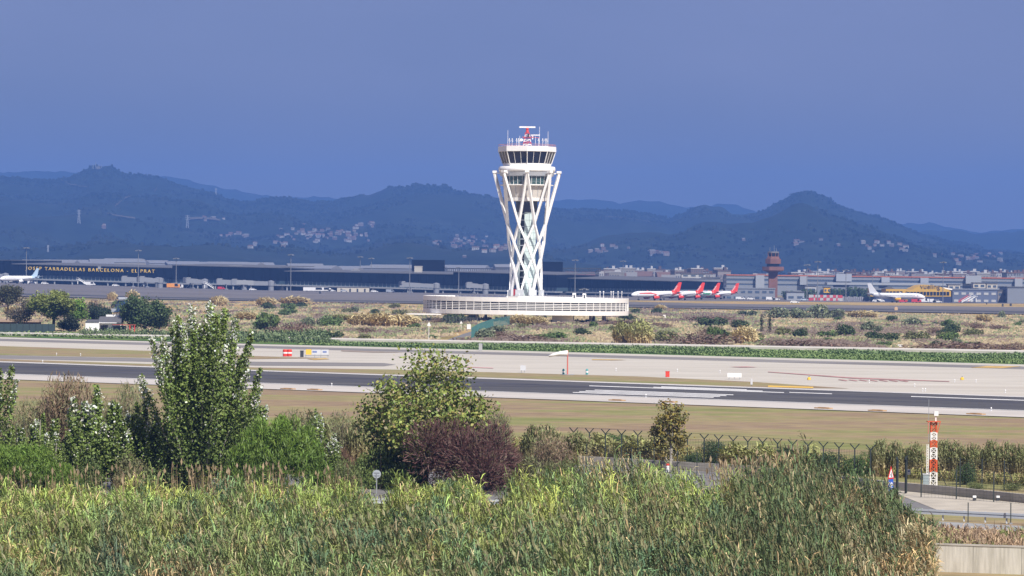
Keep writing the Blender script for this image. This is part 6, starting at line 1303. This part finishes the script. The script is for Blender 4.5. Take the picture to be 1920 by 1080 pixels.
# maroon bush: twiggy
def twiggy(R_, Hh, n, cols):
    k = rng.integers(0, 9, n); ca = rng.uniform(0, 2 * np.pi, 9); cr = rng.uniform(.1, .65, 9) * R_; cx, cy = cr * np.cos(ca), cr * np.sin(ca); cz = rng.uniform(.25, .6, 9) * Hh; d = unit(rng.normal(0, 1, (n, 3)) + (0, 0, .45)); r = rng.uniform(.1, 1, (n, 1)) ** .6
    c = np.c_[cx[k], cy[k], cz[k]] + d * r * np.array((R_ * .48, R_ * .48, Hh * .42)); keep = c[:, 2] > .1; c, d = c[keep], d[keep]; n = len(c)
    s = rng.uniform(.12, .34, (n, 1)); dd = unit(d + rng.normal(0, .35, (n, 3)) + (0, 0, .3)); b = unit(np.cross(dd, rng.normal(0, 1, (n, 3)))) * rng.uniform(.012, .035, (n, 1)); C = np.array(cols)[rng.integers(len(cols), size=n)] * rng.uniform(.7, 1.35, (n, 1))
    return quads('crown', np.stack([c - b, c + b, c + dd * s + b * .6, c + dd * s - b * .6], 1), C, M_leaf)
MAR = twiggy(3.4, 4.0, 15000, [(.12, .056, .052), (.095, .046, .042), (.17, .105, .088), (.125, .06, .056), (.15, .115, .08)])
put_bush('maroon_bush', 'wide maroon twiggy bush before the plane tree', 865, 925, MAR, 3.4, 4.0, 215, 786, None, 'shrub', wood=TST)
put_bush('maroon_bush', 'small low maroon bush running on from the wide one', 950, 922, MAR, 3.4, 4.0, 90, 835, None, 'shrub', 1.2, wood=TST)
put_bush('dry_shrub', 'dry brown twiggy shrub between pine bush and plane tree', 648, 915, twiggy(1.2, 3, 5000, [(.22, .14, .09), (.17, .11, .075)]), 1.2, 3, 44, 838, None, 'shrub', wood=STEMS)
# small yellow tree with forked trunk
random.seed(3)
yt_ = limb_tree(4.9, .13, [(.12, 2.6, 1.2, .62), (.15, .4, .9, .55), (.3, 3.3, .8, .8), (.42, .2, .9, .82), (.55, 3.5, .5, .98), (.6, .5, .6, .95), (.4, 5, .6, .75)], 2600, .11, (.24, .19, .05), .42, M_barkp, tuft=.5, colfn=lambda c, h: np.where((rng.random(len(c)) < .6)[:, None], (.25, .20, .05), (.15, .15, .05)), twigs=3)
place('yellow_tree', 'small yellow leaved tree with forked trunk beside the perimeter fence', 'tree', 1256, 884, 763, yt_, 4.9)
# shrubs and canes along the fence
for kd, px, yb, w_, yt, lab in (('green', 1155, 856, 66, 813, 'dark green round shrub behind the Y posts, left of the yellow tree'), ('green', 1108, 856, 66, 822, 'green shrub behind the fence at the low wall end'), ('dark', 1338, 872, 64, 824, 'dark round shrub behind the Y posts, right of the yellow tree'), ('dark', 1300, 874, 44, 842, 'small dark shrub behind the fence by the yellow tree'),
                                ('dark', 1480, 884, 90, 838, 'long dark shrub behind the fence above the reed mound'), ('dark', 1560, 890, 70, 845, 'dark shrub behind the fence right of the long one'), ('green', 1610, 893, 60, 845, 'green shrub behind the last Y posts'), ('dark', 1809, 909, 46, 862, 'small dark leaved tree right of the banded mast'),
                                ('olive', 1832, 917, 44, 904, 'low olive shrub right of the banded mast behind the fence'), ('olive', 1897, 920, 40, 905, 'low olive shrub by the fence posts right of the mast'), ('dark', 1905, 880, 40, 838, 'dark shrub behind the cane hedge end')):
    put_bush('shrub', lab, px, yb, bush_mesh('crown', 2.2, 2.0, 3600, {'dark': (.05, .085, .03), 'green': (.085, .15, .042), 'olive': (.16, .19, .07)}[kd], .075, 8), 2.3, 1.95, w_ * 1.15, yt, 'shrubs along the perimeter fence', wood=STEMS)
HC = [cane_clump('canes', 1.7, 3.0, 240, (.18, .21, .08), (.40, .30, .17), .15, lw=.09, ll=.6, nleaf=8, sw=.025) for _ in range(3)]
for i, px in enumerate((1650, 1682, 1712, 1768, 1796, 1826, 1856, 1884, 1915)):
    put_bush('cane_clump', ('cane clump of the brown green hedge behind the banded mast',)[0], px, 893 + (px - 1650) * .03, HC[i % 3], 1.7, 3.0, 44, 826 + (i * 37 % 11), 'cane hedge behind the banded mast', 'cane', part='canes')
for i, (px, yb, yt) in enumerate(((1000, 880, 800), (1030, 870, 800), (1075, 868, 812), (590, 878, 775), (675, 880, 785), (1125, 858, 818), (1190, 862, 822), (1225, 866, 826), (1385, 880, 836), (1430, 884, 838), (1520, 888, 840))):
    put_bush('cane_clump', ('leaning green canes left of the dark brown tamarisk', 'leaning green canes behind the dark brown tamarisk', 'leaning green canes right of the dark brown tamarisk', 'grey green canes behind the round pine bush', 'grey green canes left of the broad plane tree', 'yellow green canes between the two left fence shrubs', 'yellow green canes left of the yellow tree', 'yellow green canes at the yellow tree trunk', 'yellow green canes right of the dark round fence shrub', 'yellow green canes left of the long dark shrub', 'yellow green canes between the dark fence shrubs')[i], px, yb, HC[i % 3] if i < 5 else CANES['green'][i % 3], 1.7, 3.0, 60, yt, 'canes along the perimeter fence', 'cane', part='canes')

# ================================================================= REEDS: one uncountable mass
top_px = [(-150, 905), (0, 905), (200, 902), (400, 896), (600, 901), (680, 908), (700, 920), (728, 924), (750, 905), (900, 898), (915, 925), (945, 930), (965, 890), (1000, 885), (1080, 875), (1150, 862), (1230, 864), (1265, 884), (1330, 893), (1390, 882), (1430, 875), (1500, 862), (1560, 872), (1640, 900), (1700, 925), (1740, 955), (1756, 985), (1762, 1050)]
TOPS = profile(top_px)
def reed_field(n):
    py = 508 + FPX * H / (150 + (248 - 150) * rng.random(n) ** 1.1); px = rng.uniform(-110, 1775, n)
    dist = FPX * H / (py - 508); ok = (px < 1758 - np.maximum(0, (1000 - py)) * .1)
    # the back edge steps forward where the photo shows gaps and the mound's end
    ok &= ~((np.abs(px - 1328) < 30 + rng.normal(0, 14, n)) & (dist > 243)) & ~((np.abs(px - 715) < 18 + rng.normal(0, 9, n)) & (dist > 222)) & ~((np.abs(px - 930) < 15 + rng.normal(0, 8, n)) & (dist > 228)) & ~((px > 1690) & (dist > 232))
    px, py = px[ok], py[ok]; q = np.array([list(G(a, b)) for a, b in zip(px, py)]); d = q[:, 1]; n = len(q)
    ht = H - (TOPS(px) - 508 - (px - 960) * math.tan(ROLL)) * 246 / FPX
    back = np.clip((d - 195) / 40, 0, 1)
    h = ht * back + np.minimum(np.maximum(ht, 2.0), 3.6) * (1 - back)
    mound = np.clip((px - 1330) / 90, 0, 1); h = np.maximum(h, 0.5)
    nz1, nz2 = vnoise(31), vnoise(32); a = nz1(q[:, 0] / 5 + 90, q[:, 1] / 11) + .5; b = nz2(q[:, 0] / 2.4 + 70, q[:, 1] / 6) + .5
    cc = np.c_[rng.uniform(q[:, 0].min(), q[:, 0].max(), 900), rng.uniform(q[:, 1].min(), q[:, 1].max(), 900)]; cr = rng.random((900, 4)); near = np.empty(n, int); dm = np.empty(n)
    for i0 in range(0, n, 4000):
        dd = ((q[i0:i0 + 4000, None, 0] - cc[None, :, 0]) ** 2 + ((q[i0:i0 + 4000, None, 1] - cc[None, :, 1]) * .7) ** 2); near[i0:i0 + 4000] = dd.argmin(1); dm[i0:i0 + 4000] = np.sqrt(dd.min(1))
    gap = (dm > 1.15) & (back < .9) & (rng.random(n) < .75); cl = cr[near]; h = np.where(gap, h * .5, h); h = h * (.72 + .30 * rng.random(n) ** .7) * (.70 + .58 * cl[:, 0]) * np.clip(1.1 - .16 * dm ** 2, .62, 1.1) * np.where(rng.random(n) < .04, 1.18, 1)
    yel, gry, drk, dry, blu = np.array((.36, .44, .105)), np.array((.205, .265, .09)), np.array((.075, .125, .045)), np.array((.36, .275, .15)), np.array((.10, .18, .10))
    nz3 = vnoise(33); c3 = nz3(q[:, 0] / 1.3 + 70, q[:, 1] / 4) + .5
    t = np.clip(back * 1.25 + (a - .5) * 1.1, 0, 1)[:, None] * (1 - mound[:, None] * .85); col = gry * (1 - t) + yel * t
    bl_ = np.clip((.42 - c3) * 5, 0, .8)[:, None]; col = col * (1 - bl_) + blu * bl_
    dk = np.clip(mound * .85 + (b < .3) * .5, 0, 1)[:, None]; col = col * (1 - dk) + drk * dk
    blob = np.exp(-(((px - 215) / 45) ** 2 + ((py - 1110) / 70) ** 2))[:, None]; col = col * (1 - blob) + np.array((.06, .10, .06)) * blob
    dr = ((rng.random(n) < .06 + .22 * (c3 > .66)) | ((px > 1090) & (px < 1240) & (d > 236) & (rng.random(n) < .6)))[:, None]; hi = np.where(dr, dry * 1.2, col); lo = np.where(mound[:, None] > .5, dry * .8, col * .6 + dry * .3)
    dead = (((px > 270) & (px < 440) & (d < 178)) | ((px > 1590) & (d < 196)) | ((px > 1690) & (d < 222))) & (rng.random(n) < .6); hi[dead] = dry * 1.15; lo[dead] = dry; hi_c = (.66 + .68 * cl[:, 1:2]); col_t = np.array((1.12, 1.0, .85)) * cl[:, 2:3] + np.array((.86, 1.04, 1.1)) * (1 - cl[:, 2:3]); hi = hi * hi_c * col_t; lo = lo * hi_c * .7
    pl_ = np.where(back > .6, .03, np.where(px > 560, .28, .14)) * (1 - mound * .7); hi = hi * rng.uniform(.7, 1.35, (n, 1))
    sel = rng.random(n) < pl_; out = []
    for m, pp in ((sel, 1.0), (~sel, 0.0)):
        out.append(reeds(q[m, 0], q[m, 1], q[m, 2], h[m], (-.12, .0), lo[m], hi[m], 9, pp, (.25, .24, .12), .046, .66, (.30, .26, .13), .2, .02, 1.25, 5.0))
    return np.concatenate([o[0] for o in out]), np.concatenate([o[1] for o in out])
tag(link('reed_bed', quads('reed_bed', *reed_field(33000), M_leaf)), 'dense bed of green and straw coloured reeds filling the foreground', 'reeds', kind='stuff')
# dry stalks standing up out of the reeds, and dry grass by the retaining wall
def stalks():
    n = 420; px = np.r_[rng.uniform(0, 700, 260), rng.uniform(1330, 1500, 160)]; q = np.array([list(G(a, 508 + FPX * H / rng.uniform(236, 247))) for a in px]); h = H - (TOPS(px) - 508) * 246 / FPX + rng.uniform(.1, 1.0, n)
    return reeds(q[:, 0], q[:, 1], q[:, 2], h, (-.03, 0), (.30, .22, .12), (.30, .22, .12), 1, .5, (.34, .26, .16), .04, .3, (.30, .22, .13), .6, .02)
tag(link('dry_stalks', quads('dry_stalks', *stalks(), M_leaf)), 'tall thin dry stalks standing up out of the back of the reeds', 'stalks', kind='stuff')
def wall_grass():
    n = 3600; px = rng.uniform(1735, 2060, n); Y = rng.uniform(203, 229, n); q = np.array([list(P(a, 1000, y)) for a, y in zip(px, Y)]); q[:, 2] = 0; h = rng.uniform(.35, 1.0, n) * np.where(Y < 215, 1.4, .6); k = rng.random((n, 1)); c = np.where(vnoise(40)(q[:, :1] / 2.0 + 50, q[:, 1:2] / 5) > .08, (.24, .27, .09), np.where(k < .6, (.42, .29, .18), (.5, .38, .23)))
    return reeds(q[:, 0], q[:, 1], q[:, 2], h, (-.05, 0), c * .8, c, 4, .1, (.3, .22, .15), .04, .4, (.26, .17, .1), .2, .02)
tag(link('wall_grass', quads('wall_grass', *wall_grass(), M_leaf)), 'dry reddish grass and weeds behind the retaining wall', 'grass', kind='stuff')
def verge():
    n = 7000; px = rng.uniform(960, 2000, n); f = rng.random(n); base = np.interp(px, [960, 1320, 1632, 2000], [848, 868, 890, 915]); py = base - 26 * f ** 1.4 + 3; q = np.array([list(G(a, b)) for a, b in zip(px, py)]); h = rng.uniform(.25, .9, n) * (1 - .6 * f); k = rng.random((n, 1)); c = np.where(k < .55, (.30, .32, .10), (.42, .34, .16))
    return reeds(q[:, 0], q[:, 1], q[:, 2], h, (-.06, 0), c * .8, c, 4, 0, lw=.06, ll=.35, stem_col=(.2, .18, .07), sw=.025)
tag(link('verge_weeds', quads('verge_weeds', *verge(), M_leaf)), 'yellow green weeds growing along the far side of the perimeter fence', 'weeds', kind='stuff')

# every root Empty sits at its thing's base
bpy.context.view_layer.update()
for r in [o for o in COL.objects if o.type == 'EMPTY' and o.parent is None and o.location.length < 1e-6]:
    pts = [ch.matrix_world @ Vector(c) for ch in r.children for c in ch.bound_box]
    if not pts: continue
    c = Vector(((min(p.x for p in pts) + max(p.x for p in pts)) / 2, (min(p.y for p in pts) + max(p.y for p in pts)) / 2, min(p.z for p in pts)))
    for ch in r.children: ch.location = ch.location - c
    r.location = c
